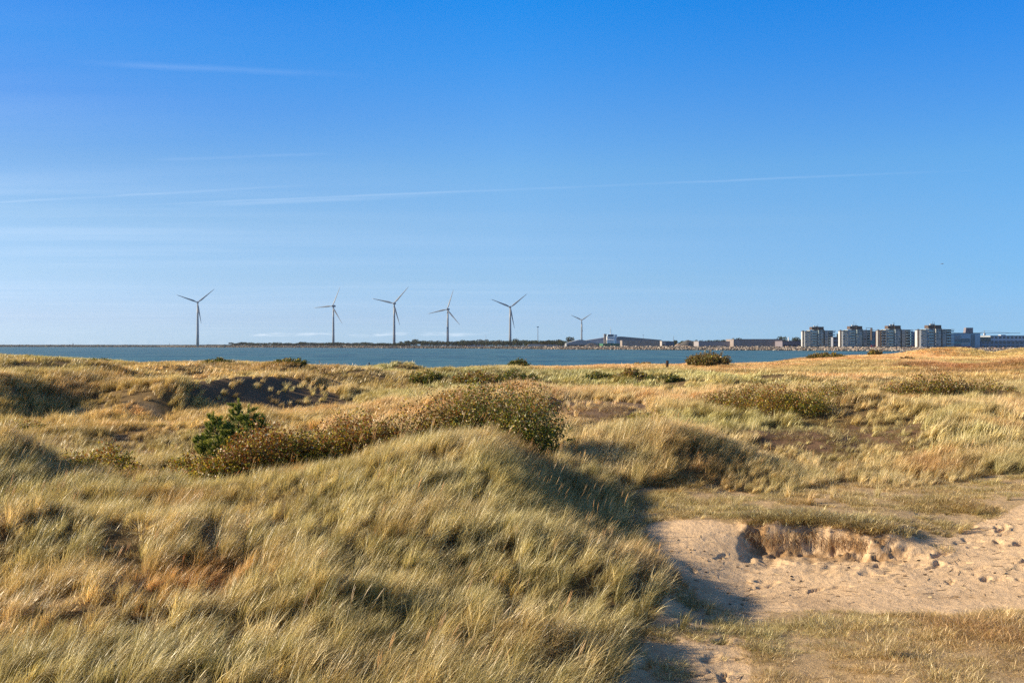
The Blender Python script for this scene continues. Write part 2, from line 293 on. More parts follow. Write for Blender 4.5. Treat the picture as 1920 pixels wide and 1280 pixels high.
def ground(X, Y, detail=True):
    X = np.asarray(X, float); Y = np.asarray(Y, float)
    d = np.maximum(Y, .5); px = 960 + F * X / d
    # the little broken turf edge over the sand: squeeze the table's slope into a short step
    k = .8 + (5.5 + 4 * fbm(X * 1.7, Y * .3, 7, 2)) * sstep(1378, 1425, px) * (1 - sstep(1620, 1750, px))
    edge = 18.55 - .85 * np.clip((px - 1400) / 320, 0, 1.2) * (1 - sstep(1750, 1850, px)) + .26 * fbm(X * .75, Y * .2, 5, 3) + .13 * fbm(X * 4, Y * 4, 6, 3)
    t = d - edge; tt = 1.3 * np.tanh(np.clip(t, -1.3, 1.3) / 1.3 * k) / np.tanh(k); dd = np.where(np.abs(t) < 1.3, edge + tt, d)
    near = sstep(1300, 1400, px)
    z = table(px, np.where(near > 0, d + (dd - d) * near, d))
    z = z + np.interp(px, FCX, FCZ) * sstep(70, 112, d)
    for (mx, md, sw, sl_, sy, h) in MOUNDS:
        cx, cy = (mx - 960) / F * md, md
        ddx = X - cx; s = np.where(ddx < 0, sw, sl_)
        q = (ddx / s) ** 2 + ((Y - cy) / sy) ** 2
        z = z + h * np.exp(-q * .9)
    for (p0, d0, h0, p1, d1, h1, ww, wl) in RIDGES:
        ax, ay = (p0 - 960) / F * d0, d0; bx, by = (p1 - 960) / F * d1, d1; L = math.hypot(bx - ax, by - ay); tx, ty = (bx - ax) / L, (by - ay) / L
        al = (X - ax) * tx + (Y - ay) * ty; sd_ = (X - ax) * ty - (Y - ay) * tx + .5 * fbm(X / 2.5, Y / 2.5, 91, 2)   # positive on the right-hand, leeward side
        f = np.clip(al / L, 0, 1); end = np.exp(-(np.maximum(al - L, 0) / 2.0) ** 2 - (np.maximum(-al, 0) / 3.0) ** 2)
        z = z + (h0 + (h1 - h0) * f) * end * np.exp(-(sd_ / np.where(sd_ > 0, wl, ww)) ** 2)
    land = sstep(-.5, 1.0, z)
    g = 1 - (sstep(1180, 1260, px) * sstep(14, 14.6, d) * (1 - sstep(18.6, 21, d)))
    far = sstep(26, 45, d)
    z = z + land * (.035 * fbm(X / 2.6, Y / 2.6, 1, 3) * g * (1 - far) + .22 * fbm(X / 9, Y / 11, 2, 3) * far + .035 * fbm(X / .7, Y / .7, 3, 3) * g * (1 - far))
    if detail:
        z = z + .007 * np.sin(2 * math.pi * (Y + .25 * X + .12 * fbm(X / .8, Y / .8, 21, 3)) / .15) * sstep(1330, 1420, px) * (1 - sstep(1600, 1760, px)) * sstep(14.5, 15, d) * (1 - sstep(16.2, 17.2, d)) * sstep(-.2, .3, fbm(X / 1.1, Y / .6, 22, 2))
        z = z + .020 * fbm(X / .35, Y / .35, 8, 4) + .02 * fbm(X / 1.2, Y / 1.2, 9, 2)
        face = np.exp(-((t + .1) / .28) ** 2) * sstep(1372, 1405, px) * (1 - sstep(1660, 1735, px))
        z = z + face * (.20 * fbm(X * 4.2, Y * 4.2, 15, 4, .65))
        toe = np.exp(-((t + .9) / .6) ** 2) * sstep(1372, 1405, px) * (1 - sstep(1660, 1735, px))
        z = z + toe * (.11 * np.maximum(fbm(X * 1.6, Y * 1.6, 16, 4), 0) + .05 * fbm(X * 6, Y * 6, 18, 3))
        for (cx, cy, ra, rb, an, dp) in DIMP:
            m = (np.abs(X - cx) < .6) & (np.abs(Y - cy) < .6)
            if not m.any(): continue
            wob = .05 * fbm(X[m] * 7, Y[m] * 7, 19, 2); xx = X[m] - cx + wob; yy = Y[m] - cy - wob; a = xx * math.cos(an) + yy * math.sin(an); b = -xx * math.sin(an) + yy * math.cos(an)
            q = (a / ra) ** 2 + (b / rb) ** 2
            z[m] += -dp * np.exp(-q * q * .6) + dp * .28 * np.exp(-((np.sqrt(q) - 1.55) / .35) ** 2)
    return z
def gz(x, y): return float(ground(np.array([x]), np.array([y]), False)[0])
def at(px, d): return ((px - 960) / F * d, d)
def zpy(py, d): return CAMZ - (py - HZ) * d / F

# ------------------------------------------------------------------ materials
def mat_new(name):
    m = bpy.data.materials.new(name); m.use_nodes = True; return m, NT(m.node_tree)
def simple(name, col, rough=.7, spec=.3, metal=0.0, var=.12, scale=3.0, bump=0.0):
    m, t = mat_new(name)
    tc = t.n('ShaderNodeTexCoord'); nz = t.n('ShaderNodeTexNoise', i_Scale=scale, i_Detail=5.0); t.link(tc.outputs['Object'], nz.inputs['Vector'])
    c = t.mix(nz.outputs[0], tuple(x * (1 - var) for x in col), tuple(min(1, x * (1 + var)) for x in col))
    b = t.n('ShaderNodeBsdfPrincipled', i_Roughness=rough, i_Metallic=metal); b.inputs['Specular IOR Level'].default_value = spec
    t.link(c, b.inputs['Base Color'])
    if bump:
        bp = t.n('ShaderNodeBump', i_Strength=bump, i_Distance=.1, i_Height=nz.outputs[0]); t.link(bp.outputs[0], b.inputs['Normal'])
    o = t.n('ShaderNodeOutputMaterial'); t.link(b.outputs[0], o.inputs[0]); return m

def leafy(name, inst=True, trans=.35, rough=.45, spec=.35):
    m, t = mat_new(name)
    a = t.n('ShaderNodeAttribute', attribute_name='col', attribute_type='GEOMETRY')
    c = a.outputs['Color']
    if inst:
        b = t.n('ShaderNodeAttribute', attribute_name='tint', attribute_type='INSTANCER')
        c = t.mix(1.0, c, b.outputs['Color'], 'MULTIPLY')
    p = t.n('ShaderNodeBsdfPrincipled', i_Roughness=rough, i_Base_Color=c); p.inputs['Specular IOR Level'].default_value = spec
    tr = t.n('ShaderNodeBsdfTranslucent', i_Color=t.mix(1.0, c, (1.0, .95, .7), 'MULTIPLY'))
    mx = t.n('ShaderNodeMixShader', i_Fac=trans); t.link(p.outputs[0], mx.inputs[1]); t.link(tr.outputs[0], mx.inputs[2])
    o = t.n('ShaderNodeOutputMaterial'); t.link(mx.outputs[0], o.inputs[0]); return m
def attr_mat(name, rough=.9):
    m, t = mat_new(name); a = t.n('ShaderNodeAttribute', attribute_name='col'); b = t.n('ShaderNodeBsdfPrincipled', i_Roughness=rough, i_Base_Color=a.outputs['Color']); b.inputs['Specular IOR Level'].default_value = .15
    o = t.n('ShaderNodeOutputMaterial'); t.link(b.outputs[0], o.inputs[0]); return m
M_grass = leafy('grass_blades', True, .32, .36, .45); M_leaf = leafy('shrub_leaves', False, .38, .4, .4); M_needle = leafy('pine_needles', False, .15, .5, .3)
M_twig = simple('twigs', (.13, .085, .055), .85, .2, scale=20)
M_bark = simple('bark', (.10, .07, .05), .9, .2, scale=12)
M_fartree = leafy('far_foliage', False, .15, .7, .15)

# ground: sand, thatch and turf; base colours come with the ground, grain from noise
def ground_material():
    m, t = mat_new('dune_ground')
    a = t.n('ShaderNodeAttribute', attribute_name='col', attribute_type='GEOMETRY')
    tc = t.n('ShaderNodeTexCoord')
    n1 = t.n('ShaderNodeTexNoise', i_Scale=9.0, i_Detail=8.0, i_Roughness=.65); t.link(tc.outputs['Object'], n1.inputs['Vector'])
    n2 = t.n('ShaderNodeTexNoise', i_Scale=90.0, i_Detail=4.0, i_Roughness=.7); t.link(tc.outputs['Object'], n2.inputs['Vector'])
    n3 = t.n('ShaderNodeTexNoise', i_Scale=1.3, i_Detail=4.0); t.link(tc.outputs['Object'], n3.inputs['Vector'])
    f = t.ramp(n1.outputs[0], [(.3, (.80, .79, .78)), (.7, (1.12, 1.12, 1.12))])
    g = t.ramp(n2.outputs[0], [(.30, (.82, .79, .75)), (.5, (1, 1, 1))])
    h = t.ramp(n3.outputs[0], [(.3, (.90, .88, .85)), (.7, (1.05, 1.05, 1.05))])
    c = t.mix(1.0, t.mix(1.0, t.mix(1.0, a.outputs['Color'], f, 'MULTIPLY'), g, 'MULTIPLY'), h, 'MULTIPLY')
    b = t.n('ShaderNodeBsdfPrincipled', i_Roughness=.95, i_Base_Color=c); b.inputs['Specular IOR Level'].default_value = .1
    hh = t.math('ADD', t.math('MULTIPLY', n1.outputs[0], .05), t.math('MULTIPLY', n2.outputs[0], .012))
    bp = t.n('ShaderNodeBump', i_Strength=.9, i_Distance=1.0, i_Height=hh); t.link(bp.outputs[0], b.inputs['Normal'])
    o = t.n('ShaderNodeOutputMaterial'); t.link(b.outputs[0], o.inputs[0]); return m

# ------------------------------------------------------------------ ground sheet
us = np.concatenate([-np.geomspace(2.2, .62, 30)[:-1], np.arange(-.62, .62, .0019), np.geomspace(.62, 2.2, 30)])
rows = np.concatenate([np.arange(.6, 9, .1), np.arange(9, 14, .055), np.arange(14, 20, .032), np.arange(20, 30, .08), 30 * np.exp(np.arange(0, math.log(300 / 30), .0065)), [320, 400]])
U, D = np.meshgrid(us, rows); X = U * D; Y = D
Z = ground(X, Y)
cv = cover(X, Y)
SANDC = np.array((.76, .555, .355)); THATCH = np.array((.20, .14, .07)); TURF = np.array((.50, .365, .215)); GOLD = np.array((.42, .30, .15)); DARK = np.array((.10, .07, .045)); HEATH = np.array((.17, .115, .07))
C = np.ones(X.shape + (3,)) * THATCH
C[cv['gold']] = GOLD; C[cv['heath']] = HEATH; C[cv['short']] = TURF; C[cv['sand']] = SANDC; C[cv['sand2']] = SANDC * .95
C[cv['path']] = (.24, .17, .11); C[cv['track']] = (.24, .18, .11); C[cv['slope']] = (.17, .125, .085); C[cv['brn1']] = (.20, .125, .08); C[cv['brn2']] = (.21, .145, .10)  # slope patch darker than the sand: its shade is put into the colour
# roots and dark soil in the broken edge
pxx = 960 + F * U; tt = D - (18.45 - .85 * np.clip((pxx - 1400) / 320, 0, 1.2))
fc = np.exp(-((tt) / .42) ** 2) * sstep(1372, 1405, pxx) * (1 - sstep(1650, 1735, pxx))
so = fc * sstep(-.35, .25, fbm(X * 5, Y * 5 + Z * 4, 44, 4, .6)); C = C * (1 - so[..., None]) + np.array((.38, .235, .12)) * so[..., None]
n = fbm(X / .9, Y / .9, 55, 4); litter = (sstep(.12, .5, n) * (cv['sand'] | cv['sand2'])) * .28; C = C * (1 - litter[..., None]) + np.array((.30, .21, .13)) * litter[..., None]
nr, nc = X.shape; idx = np.arange(nr * nc).reshape(nr, nc)
Fq = np.stack([idx[:-1, :-1], idx[:-1, 1:], idx[1:, 1:], idx[1:, :-1]], -1).reshape(-1, 4)
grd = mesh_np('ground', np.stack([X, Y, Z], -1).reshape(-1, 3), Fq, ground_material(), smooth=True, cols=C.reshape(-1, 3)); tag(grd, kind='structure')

# ------------------------------------------------------------------ sea
m, t = mat_new('sea_water')
tc = t.n('ShaderNodeTexCoord')
mp = t.n('ShaderNodeMapping'); t.link(tc.outputs['Object'], mp.inputs[0]); mp.inputs['Scale'].default_value = (.5, 1, 1); mp.inputs['Rotation'].default_value = (0, 0, R(14))
n1 = t.n('ShaderNodeTexNoise', i_Scale=.32, i_Detail=6.0, i_Roughness=.6); t.link(mp.outputs[0], n1.inputs['Vector'])
n2 = t.n('ShaderNodeTexNoise', i_Scale=.035, i_Detail=5.0, i_Roughness=.6); t.link(mp.outputs[0], n2.inputs['Vector'])
n3 = t.n('ShaderNodeTexNoise', i_Scale=.009, i_Detail=4.0, i_Roughness=.6); t.link(mp.outputs[0], n3.inputs['Vector'])
cc = t.mix(t.ramp(n2.outputs[0], [(.38, (0, 0, 0)), (.62, (1, 1, 1))]), (.030, .078, .108), (.072, .150, .172))
mp2 = t.n('ShaderNodeMapping'); t.link(tc.outputs['Object'], mp2.inputs[0]); mp2.inputs['Scale'].default_value = (.07, .011, 1)
n4 = t.n('ShaderNodeTexNoise', i_Scale=1.0, i_Detail=6.0, i_Roughness=.75); t.link(mp2.outputs[0], n4.inputs['Vector'])
cc = t.mix(t.ramp(n4.outputs[0], [(.40, (0, 0, 0)), (.60, (1, 1, 1))]), t.mix(1.0, cc, (.72, .80, .86), 'MULTIPLY'), t.mix(1.0, cc, (1.5, 1.35, 1.2), 'MULTIPLY'))  # light and dark of wave slopes put into the water colour as streaks
cc = t.mix(t.math('MULTIPLY', t.ramp(n3.outputs[0], [(.4, (0, 0, 0)), (.65, (1, 1, 1))]), .5), cc, (.05, .175, .19))
b = t.n('ShaderNodeBsdfPrincipled', i_Roughness=.42, i_IOR=1.33, i_Base_Color=cc); b.inputs['Specular IOR Level'].default_value = .35
bp = t.n('ShaderNodeBump', i_Strength=1.0, i_Distance=1.1, i_Height=t.math('ADD', t.math('MULTIPLY', n1.outputs[0], .5), t.math('MULTIPLY', n2.outputs[0], 1.2))); t.link(bp.outputs[0], b.inputs['Normal'])
o = t.n('ShaderNodeOutputMaterial'); t.link(b.outputs[0], o.inputs[0])
mb = MB(); mb.add([(-60000, 60, 0), (60000, 60, 0), (60000, 90000, 0), (-60000, 90000, 0)], [(0, 1, 2, 3)])
sea = mb.build('sea', m); tag(sea, kind='structure')

# ------------------------------------------------------------------ grass
SHR = [
 (975, 24.5, 1.7, 708, 'greenbrown', 'dark green shrub with brown top at the right end of the long thicket', 1.25),
 (900, 25.0, 1.9, 700, 'greenbrown', 'tall green and brown shrub second from the right end of the thicket', 1.2),
 (822, 25.0, 1.7, 722, 'brown', 'brown-leaved shrub with pale leaf tips in the middle of the thicket', 1.1),
 (750, 24.8, 1.6, 738, 'brown', 'rusty brown shrub right of the yellow-green one in the thicket', 1.1),
 (685, 24.4, 1.5, 758, 'red', 'reddish-yellow shrub just left of the rusty brown shrub', 1.1),
 (625, 24.0, 1.4, 776, 'red', 'low red and yellow shrub midway along the left half of the thicket', 1.1),
 (565, 23.5, 1.4, 776, 'yellow', 'yellow-green shrub with white glints right of the red shrub', 1.2),
 (500, 23.0, 1.4, 776, 'red', 'red-brown shrub directly in front of the young pine', 1.3),
 (440, 22.4, 1.2, 796, 'red', 'red-brown shrub at the foot of the pine on its left', 1.2),
 (388, 22.0, .9, 828, 'yellow', 'small yellow-green shrub at the left end of the long thicket', 1.1),
 (930, 33.5, 2.3, 694, 'brown', 'brown shrub with pale seed tips behind the tall green shrub', 1.0),
 (1000, 33.0, 1.7, 704, 'brown', 'dark brown shrub peeking out behind the dark green shrub', 1.0),
 (860, 34.0, 2.0, 712, 'brown', 'thin brown shrub behind the middle of the thicket', .8),
 (185, 23.0, 1.5, .72, 'yellow', 'low yellow-green shrub with red shoots beside the shaded hollow on the left', 1.2),
 (260, 22.5, 1.0, .42, 'yellow', 'small low yellow shrub between the long thicket and the left hollow', .9),
 (320, 22.8, 1.0, .42, 'red', 'tiny red-brown shrub left of the thicket end', .9),
 (120, 24.5, 1.3, .5, 'yellow', 'sparse yellowish shrub at far left of the low shrub line', .7),
 (355, 24.2, 1.3, .55, 'yellow', 'low yellow shrub behind the left end of the long thicket', .9),
 (540, 26.0, 1.9, 800, 'yellow', 'yellow-green shrub showing between the pine and the middle of the thicket', 1.0),
 (640, 27.0, 2.0, 772, 'brown', 'brown shrub behind the left half of the thicket', .9),
 (50, 35.5, 1.7, .68, 'yellow', 'bright yellow-green shrub at the left edge below the shaded dune', 1.2),
 (797, 61, 2.2, .6, 'greenbrown', 'round dark green shrub in the dunes behind the thicket', 1.3),
 (890, 60, 2.6, .9, 'brown', 'dark brown shrub at a distance above the thicket top', 1.1),
 (965, 60, 2.6, .8, 'dark', 'dark low shrub at a distance right of the brown one', 1.1),
 (1185, 61, 2.0, 1.0, 'brown', 'lone rusty shrub on the dune right of the thicket', 1.2),
 (1120, 62, 2.2, .6, 'dark', 'low dark green shrub left of the lone rusty shrub', 1.0),
 (1240, 60, 2.4, .55, 'dark', 'low dark green shrub right of the lone rusty shrub', 1.0),
 (600, 62, 1.3, 1.0, 'twig', 'bare twiggy shrub on the dune above the pine', .55),
 (1355, 41.5, 1.8, 725, 'brown', 'brown shrub at the left end of the right-hand thicket', 1.1),
 (1405, 40.0, 2.1, 712, 'brown', 'brown shrub second from the left in the right-hand thicket', 1.2),
 (1455, 38.5, 2.1, 708, 'red', 'golden-brown shrub in the middle of the right-hand thicket', 1.2),
 (1500, 38.0, 1.9, 706, 'yellow', 'shrub with a dark green foot in the right-hand thicket', 1.25),
 (1555, 41.0, 2.0, 712, 'brown', 'brown shrub at the right end of the right-hand thicket', 1.0),
 (1620, 46, 2.0, 722, 'brown', 'low brown shrub bridging the two right-hand thickets', 1.0),
 (1680, 46, 2.4, 714, 'brown', 'rust brown shrub left of the tall brown shrub on the right', 1.1),
 (1735, 46, 2.4, 692, 'brown', 'tallest brown shrub of the far right thicket', 1.2),
 (1790, 46.5, 2.2, 704, 'brown', 'brown shrub just right of the tallest one on the right', 1.0),
 (1850, 47, 2.4, 712, 'brown', 'thin brown shrub at the far right in front of the golden field', .8),
 (1208, 35, 1.3, .5, 'yellow', 'small yellow shrub on the grassy ridge right of the bare patch', 1.0),
 (1325, 117, 5.0, 1.5, 'ochre', 'large ochre bush on the shore edge against the sea', 1.6),
 (1352, 116, 1.8, 1.25, 'twig', 'thin see-through bush right of the large ochre bush', .5),
 (970, 104, 2.0, .95, 'dark', 'small dark bush alone on the shore edge in front of the turbines', 1.2),
 (408, 98, 3.0, .55, 'dark', 'flat dark bush on the left shore edge below the first turbine', 1.0),
 (185, 104, 3.2, .5, 'dark', 'low dark bush on the shore edge at far left', .9),
 (540, 85, 3.2, .6, 'dark', 'dark bush on the rounded mound between the first two turbines', 1.0),
 (1548, 160, 6.0, .95, 'ochre', 'long brown bush on the shore edge below the apartment blocks', 1.2),
 (1640, 178, 2.4, 1.3, 'ochre', 'round olive bush on the shore edge below the second apartment block', 1.2),
 (1205, 140, 3.0, .7, 'brown', 'low rusty bush on the shore edge below the corrugated warehouse', 1.0),
 (1706, 96, 1.6, .7, 'twig', 'small dark bush standing in the golden field', .8),
 (1700, 135, 1.8, .6, 'twig', 'dark speck of a bush at the back of the golden field', .8),
]

def blades(n, rad, L0, L1, wid, tilt0, tilt1, lean, spread, segs, pal, pw, straight=0.0, seedheads=0):
    """one tuft: ribbons that rise and bend over downwind (+x)"""
    r = rad * np.sqrt(rng.random(n)); a = rng.random(n) * 2 * math.pi
    bx, by = r * np.cos(a), r * np.sin(a)
    az = rng.normal(0, spread, n); out_az = np.arctan2(by, bx)
    hx = np.cos(az) * lean + np.cos(out_az) * (1 - lean) * rng.random(n) * 1.2; hy = np.sin(az) * lean + np.sin(out_az) * (1 - lean) * rng.random(n) * 1.2
    hd = np.arctan2(hy, hx)
    L = rng.uniform(L0, L1, n); t0 = np.abs(rng.normal(tilt0, 8, n)); t1 = t0 + np.abs(rng.normal(tilt1, 16, n)) * (1 - straight)
    bold = rng.random(n) < .26
    W = wid * rng.uniform(.6, 1.25, n) * np.where(bold, 1.7, .85); tw = rng.uniform(-.9, .9, n)
    dead = rng.random(n)
    pts = np.zeros((n, segs + 1, 3)); pts[:, 0, 0] = bx; pts[:, 0, 1] = by; pts[:, 0, 2] = -.03
    for k in range(segs):
        f = (k + .5) / segs; th = np.radians(t0 + (t1 - t0) * f ** 1.5)
        pts[:, k + 1, 0] = pts[:, k, 0] + np.sin(th) * np.cos(hd) * L / segs
        pts[:, k + 1, 1] = pts[:, k, 1] + np.sin(th) * np.sin(hd) * L / segs
        pts[:, k + 1, 2] = pts[:, k, 2] + np.cos(th) * L / segs
    sx = -np.sin(hd + tw); sy = np.cos(hd + tw)
    fr = np.linspace(0, 1, segs + 1); wf = np.clip(1.15 - fr ** 1.6 * 1.05, .1, 1)
    w_ = W[:, None] * wf[None]; side = np.stack([sx, sy, np.zeros(n)], -1)[:, None, :]
    Vv = np.stack([pts - side * w_[..., None] / 2, pts + side * w_[..., None] / 2], 2).reshape(-1, 3)
    base = (np.arange(n) * (segs + 1) * 2)[:, None]; k = np.arange(segs)[None] * 2
    Fv = np.stack([base + k, base + k + 1, base + k + 3, base + k + 2], -1).reshape(-1, 4)
    ci = rng.choice(len(pal), n, p=np.array(pw) / sum(pw)); col = np.array(pal)[ci] * rng.uniform(.8, 1.2, (n, 1))
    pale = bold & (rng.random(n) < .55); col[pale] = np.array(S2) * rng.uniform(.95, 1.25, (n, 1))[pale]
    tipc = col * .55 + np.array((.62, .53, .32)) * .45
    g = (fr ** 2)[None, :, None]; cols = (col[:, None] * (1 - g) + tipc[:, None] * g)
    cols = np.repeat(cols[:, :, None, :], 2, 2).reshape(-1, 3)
    if seedheads:
        mbs = MB(); 
        for q in range(seedheads):
            h = random.uniform(.8, 1.05); x0, y0 = random.uniform(-rad, rad), random.uniform(-rad, rad); ln = random.uniform(.12, .34); s2 = random.uniform(-.12, .12)
            def sp(f): return (x0 + ln * f ** 1.8 * .9, y0 + s2 * f, h * f * (1 - .08 * f))
            mbs.tube([sp(0), sp(.3), sp(.55), sp(.78)], [.0022, .002, .0018, .0016], 3)
            mbs.tube([sp(.76), sp(.80), sp(.87), sp(.94), sp(1.0)], [.0015, .0042, .0055, .004, .001], 5)
        v2 = np.array(mbs.v); f2 = [f for f in mbs.f]
        quads = [f if len(f) == 4 else None for f in f2]; quads = [f for f in quads if f]
        Fv = np.concatenate([Fv, np.array(quads) + len(Vv)]); 
        cs = np.where((v2[:, 2] > .6)[:, None], np.array((.60, .43, .24)), np.array((.38, .31, .15)))
        Vv = np.concatenate([Vv, v2]); cols = np.concatenate([cols, cs])
    return Vv, Fv, cols
G1 = (.17, .17, .055); G2 = (.31, .27, .095); S1 = (.51, .42, .225); S2 = (.78, .69, .47); B1 = (.25, .165, .085); GB = (.20, .21, .10)
variants = {
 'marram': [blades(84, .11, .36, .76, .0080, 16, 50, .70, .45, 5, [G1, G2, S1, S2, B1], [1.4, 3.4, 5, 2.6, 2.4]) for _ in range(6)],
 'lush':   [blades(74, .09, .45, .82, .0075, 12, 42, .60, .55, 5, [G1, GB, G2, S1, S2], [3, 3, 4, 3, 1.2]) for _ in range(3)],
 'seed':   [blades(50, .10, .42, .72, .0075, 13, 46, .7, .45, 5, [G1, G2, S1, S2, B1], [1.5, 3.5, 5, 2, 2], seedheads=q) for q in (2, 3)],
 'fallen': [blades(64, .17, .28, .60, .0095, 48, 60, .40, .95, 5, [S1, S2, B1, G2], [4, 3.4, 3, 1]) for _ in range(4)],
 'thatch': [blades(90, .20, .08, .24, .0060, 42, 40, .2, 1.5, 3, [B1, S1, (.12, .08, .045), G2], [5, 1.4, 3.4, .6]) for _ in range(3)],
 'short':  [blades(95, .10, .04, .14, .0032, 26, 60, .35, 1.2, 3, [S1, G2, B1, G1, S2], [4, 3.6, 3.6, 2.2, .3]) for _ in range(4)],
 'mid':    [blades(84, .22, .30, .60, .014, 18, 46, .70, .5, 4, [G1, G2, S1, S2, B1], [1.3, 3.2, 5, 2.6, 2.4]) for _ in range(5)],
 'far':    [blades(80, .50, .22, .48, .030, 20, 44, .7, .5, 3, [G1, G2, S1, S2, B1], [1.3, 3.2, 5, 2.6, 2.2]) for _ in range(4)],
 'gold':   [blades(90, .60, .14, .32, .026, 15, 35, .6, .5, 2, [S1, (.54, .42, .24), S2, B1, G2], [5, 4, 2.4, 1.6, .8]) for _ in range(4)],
}
src = {}
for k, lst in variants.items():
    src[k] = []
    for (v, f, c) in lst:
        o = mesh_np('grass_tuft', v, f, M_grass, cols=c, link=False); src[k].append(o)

def scatter(name, pts, rotz, scl, tint, kinds, ki, label, cat):
    """one object whose geometry nodes stand tufts on its points; kinds = list of source meshes, ki = which"""
    me = bpy.data.meshes.new(name); me.vertices.add(len(pts)); me.vertices.foreach_set('co', np.ascontiguousarray(pts, np.float32).ravel())
    def att(nm, typ, arr, key):
        a = me.attributes.new(nm, typ, 'POINT'); a.data.foreach_set(key, np.ascontiguousarray(arr).ravel())
    rot = np.zeros((len(pts), 3), np.float32); rot[:, 2] = rotz; rot[:, 0] = rng.normal(0, .10, len(pts)); rot[:, 1] = rng.normal(0.03, .10, len(pts))
    att('rot', 'FLOAT_VECTOR', rot, 'vector'); att('scl', 'FLOAT_VECTOR', scl.astype(np.float32), 'vector'); att('ki', 'INT', ki.astype(np.int32), 'value')
    tc_ = np.ones((len(pts), 4), np.float32); tc_[:, :3] = tint; att('tint', 'FLOAT_COLOR', tc_, 'color')
    o = bpy.data.objects.new(name, me); COL.objects.link(o); me.materials.append(M_grass)
    ng = bpy.data.node_groups.new(name, 'GeometryNodeTree')
    ng.interface.new_socket('Geometry', in_out='INPUT', socket_type='NodeSocketGeometry'); ng.interface.new_socket('Geometry', in_out='OUTPUT', socket_type='NodeSocketGeometry')
    N = ng.nodes; Lk = ng.links; gi = N.new('NodeGroupInput'); go = N.new('NodeGroupOutput'); jn = N.new('GeometryNodeJoinGeometry')
    def named(nm, dt):
        a = N.new('GeometryNodeInputNamedAttribute'); a.data_type = dt; a.inputs['Name'].default_value = nm; return a.outputs['Attribute']
    rt = named('rot', 'FLOAT_VECTOR'); sc_ = named('scl', 'FLOAT_VECTOR'); kk = named('ki', 'INT')
    for i, so_ in enumerate(kinds):
        oi = N.new('GeometryNodeObjectInfo'); oi.inputs['Object'].default_value = so_; oi.inputs['As Instance'].default_value = False
        cmp = N.new('FunctionNodeCompare'); cmp.data_type = 'INT'; cmp.operation = 'EQUAL'
        ia = [s_ for s_ in cmp.inputs if s_.type == 'INT']; Lk.new(kk, ia[0]); ia[1].default_value = i
        ip = N.new('GeometryNodeInstanceOnPoints'); Lk.new(gi.outputs[0], ip.inputs['Points']); Lk.new(cmp.outputs[0], ip.inputs['Selection'])
        Lk.new(oi.outputs['Geometry'], ip.inputs['Instance']); Lk.new(rt, ip.inputs['Rotation']); Lk.new(sc_, ip.inputs['Scale'])
        Lk.new(ip.outputs[0], jn.inputs[0])
    Lk.new(jn.outputs[0], go.inputs[0])
    md = o.modifiers.new('tufts', 'NODES'); md.node_group = ng
    tag(o, label, cat, kind='stuff'); return o

def spots(d0, d1, dens, umax=.70):
    area = umax * (d1 * d1 - d0 * d0); n = int(area * dens)
    Yp = np.sqrt(rng.random(n) * (d1 * d1 - d0 * d0) + d0 * d0); Xp = (rng.random(n) * 2 - 1) * umax * Yp
    return Xp, Yp
def shrubless(X_, Y_):
    k = np.ones(len(X_), bool)
    for q in SHR:
        if q[1] < 70: x0, y0 = at(q[0], q[1]); k &= ((X_ - x0) / (q[2] * .52)) ** 2 + ((Y_ - y0 + .35) / (q[2] * .5 + .45)) ** 2 > 1
    return k
def wind(X_, Y_): return .75 * fbm(X_ / 1.2, Y_ / 1.2, 61, 2) + .35 * fbm(X_ / 12, Y_ / 12, 62, 2) + rng.normal(0, .36, len(X_))
def tints(X_, Y_, d, m):
    a = fbm(X_ / 1.6 , Y_ / 1.6, 71, 3)[:, None]; b_ = fbm(X_ / 7, Y_ / 7, 72, 3)[:, None]; v = rng.uniform(.68, 1.28, (len(X_), 1))
    g = np.clip(.5 + .9 * a + .6 * b_, 0, 1)
    t_ = (np.array((1.07, 1.07, .86)) * g + np.array((1.24, 1.12, .97)) * (1 - g)) * v
    br = np.clip(1.6 * fbm(X_ / 2.1 + 30, Y_ / 2.6, 75, 4) - .25, 0, 1)[:, None]; t_ = t_ * (1 - br * (1 - np.array((.86, .66, .52))))
    L_ = np.clip(1 + .38 * fbm(X_ / 14, Y_ / 10, 73, 3), .62, 1.2)[:, None]; g2 = np.clip(.5 + 1.6 * fbm(X_ / 11, Y_ / 16, 74, 3), 0, 1)[:, None]
    fr_ = sstep(24, 34, Y_)[:, None]; t_ = t_ * (1 - fr_ + fr_ * .93 * L_ * (np.array((.90, 1.0, .86)) * g2 + np.array((1.03, .95, .92)) * (1 - g2)))
    t_[m['red']] *= np.array((1.06, .95, .84)); t_[m['heath']] *= np.array((.62, .50, .42)); t_[m['gold']] *= np.array((1.14, 1.0, .95))
    return t_
def hclump(X_, Y_):
    """tussock height pattern"""
    e = np.where(Y_ > 27, 1.4, .72) * (1 + .25 * fbm(X_ / 6, Y_ / 6, 84, 2))
    return fbm(X_ / e + .4 * fbm(X_, Y_, 81, 2), Y_ / e, 82, 4, .6)
S3 = lambda s, n_: np.repeat(np.asarray(s)[:, None], 3, 1) * np.stack([rng.uniform(.9, 1.15, n_), rng.uniform(.9, 1.15, n_), rng.uniform(.85, 1.12, n_)], -1)

def flat_masks(X_, Y_):
    m = cover(X_, Y_)
    m['bare'] = m['sand'] | m['sand2'] | m['slope'] | m['brn1'] | m['brn2'] | m['path']
    # the wiry turf on the flat between the sand and the long grass, and in the bottom right corner
    m['turf'] = m['short'] & ~m['sand'] & ~m['sand2']
    return m

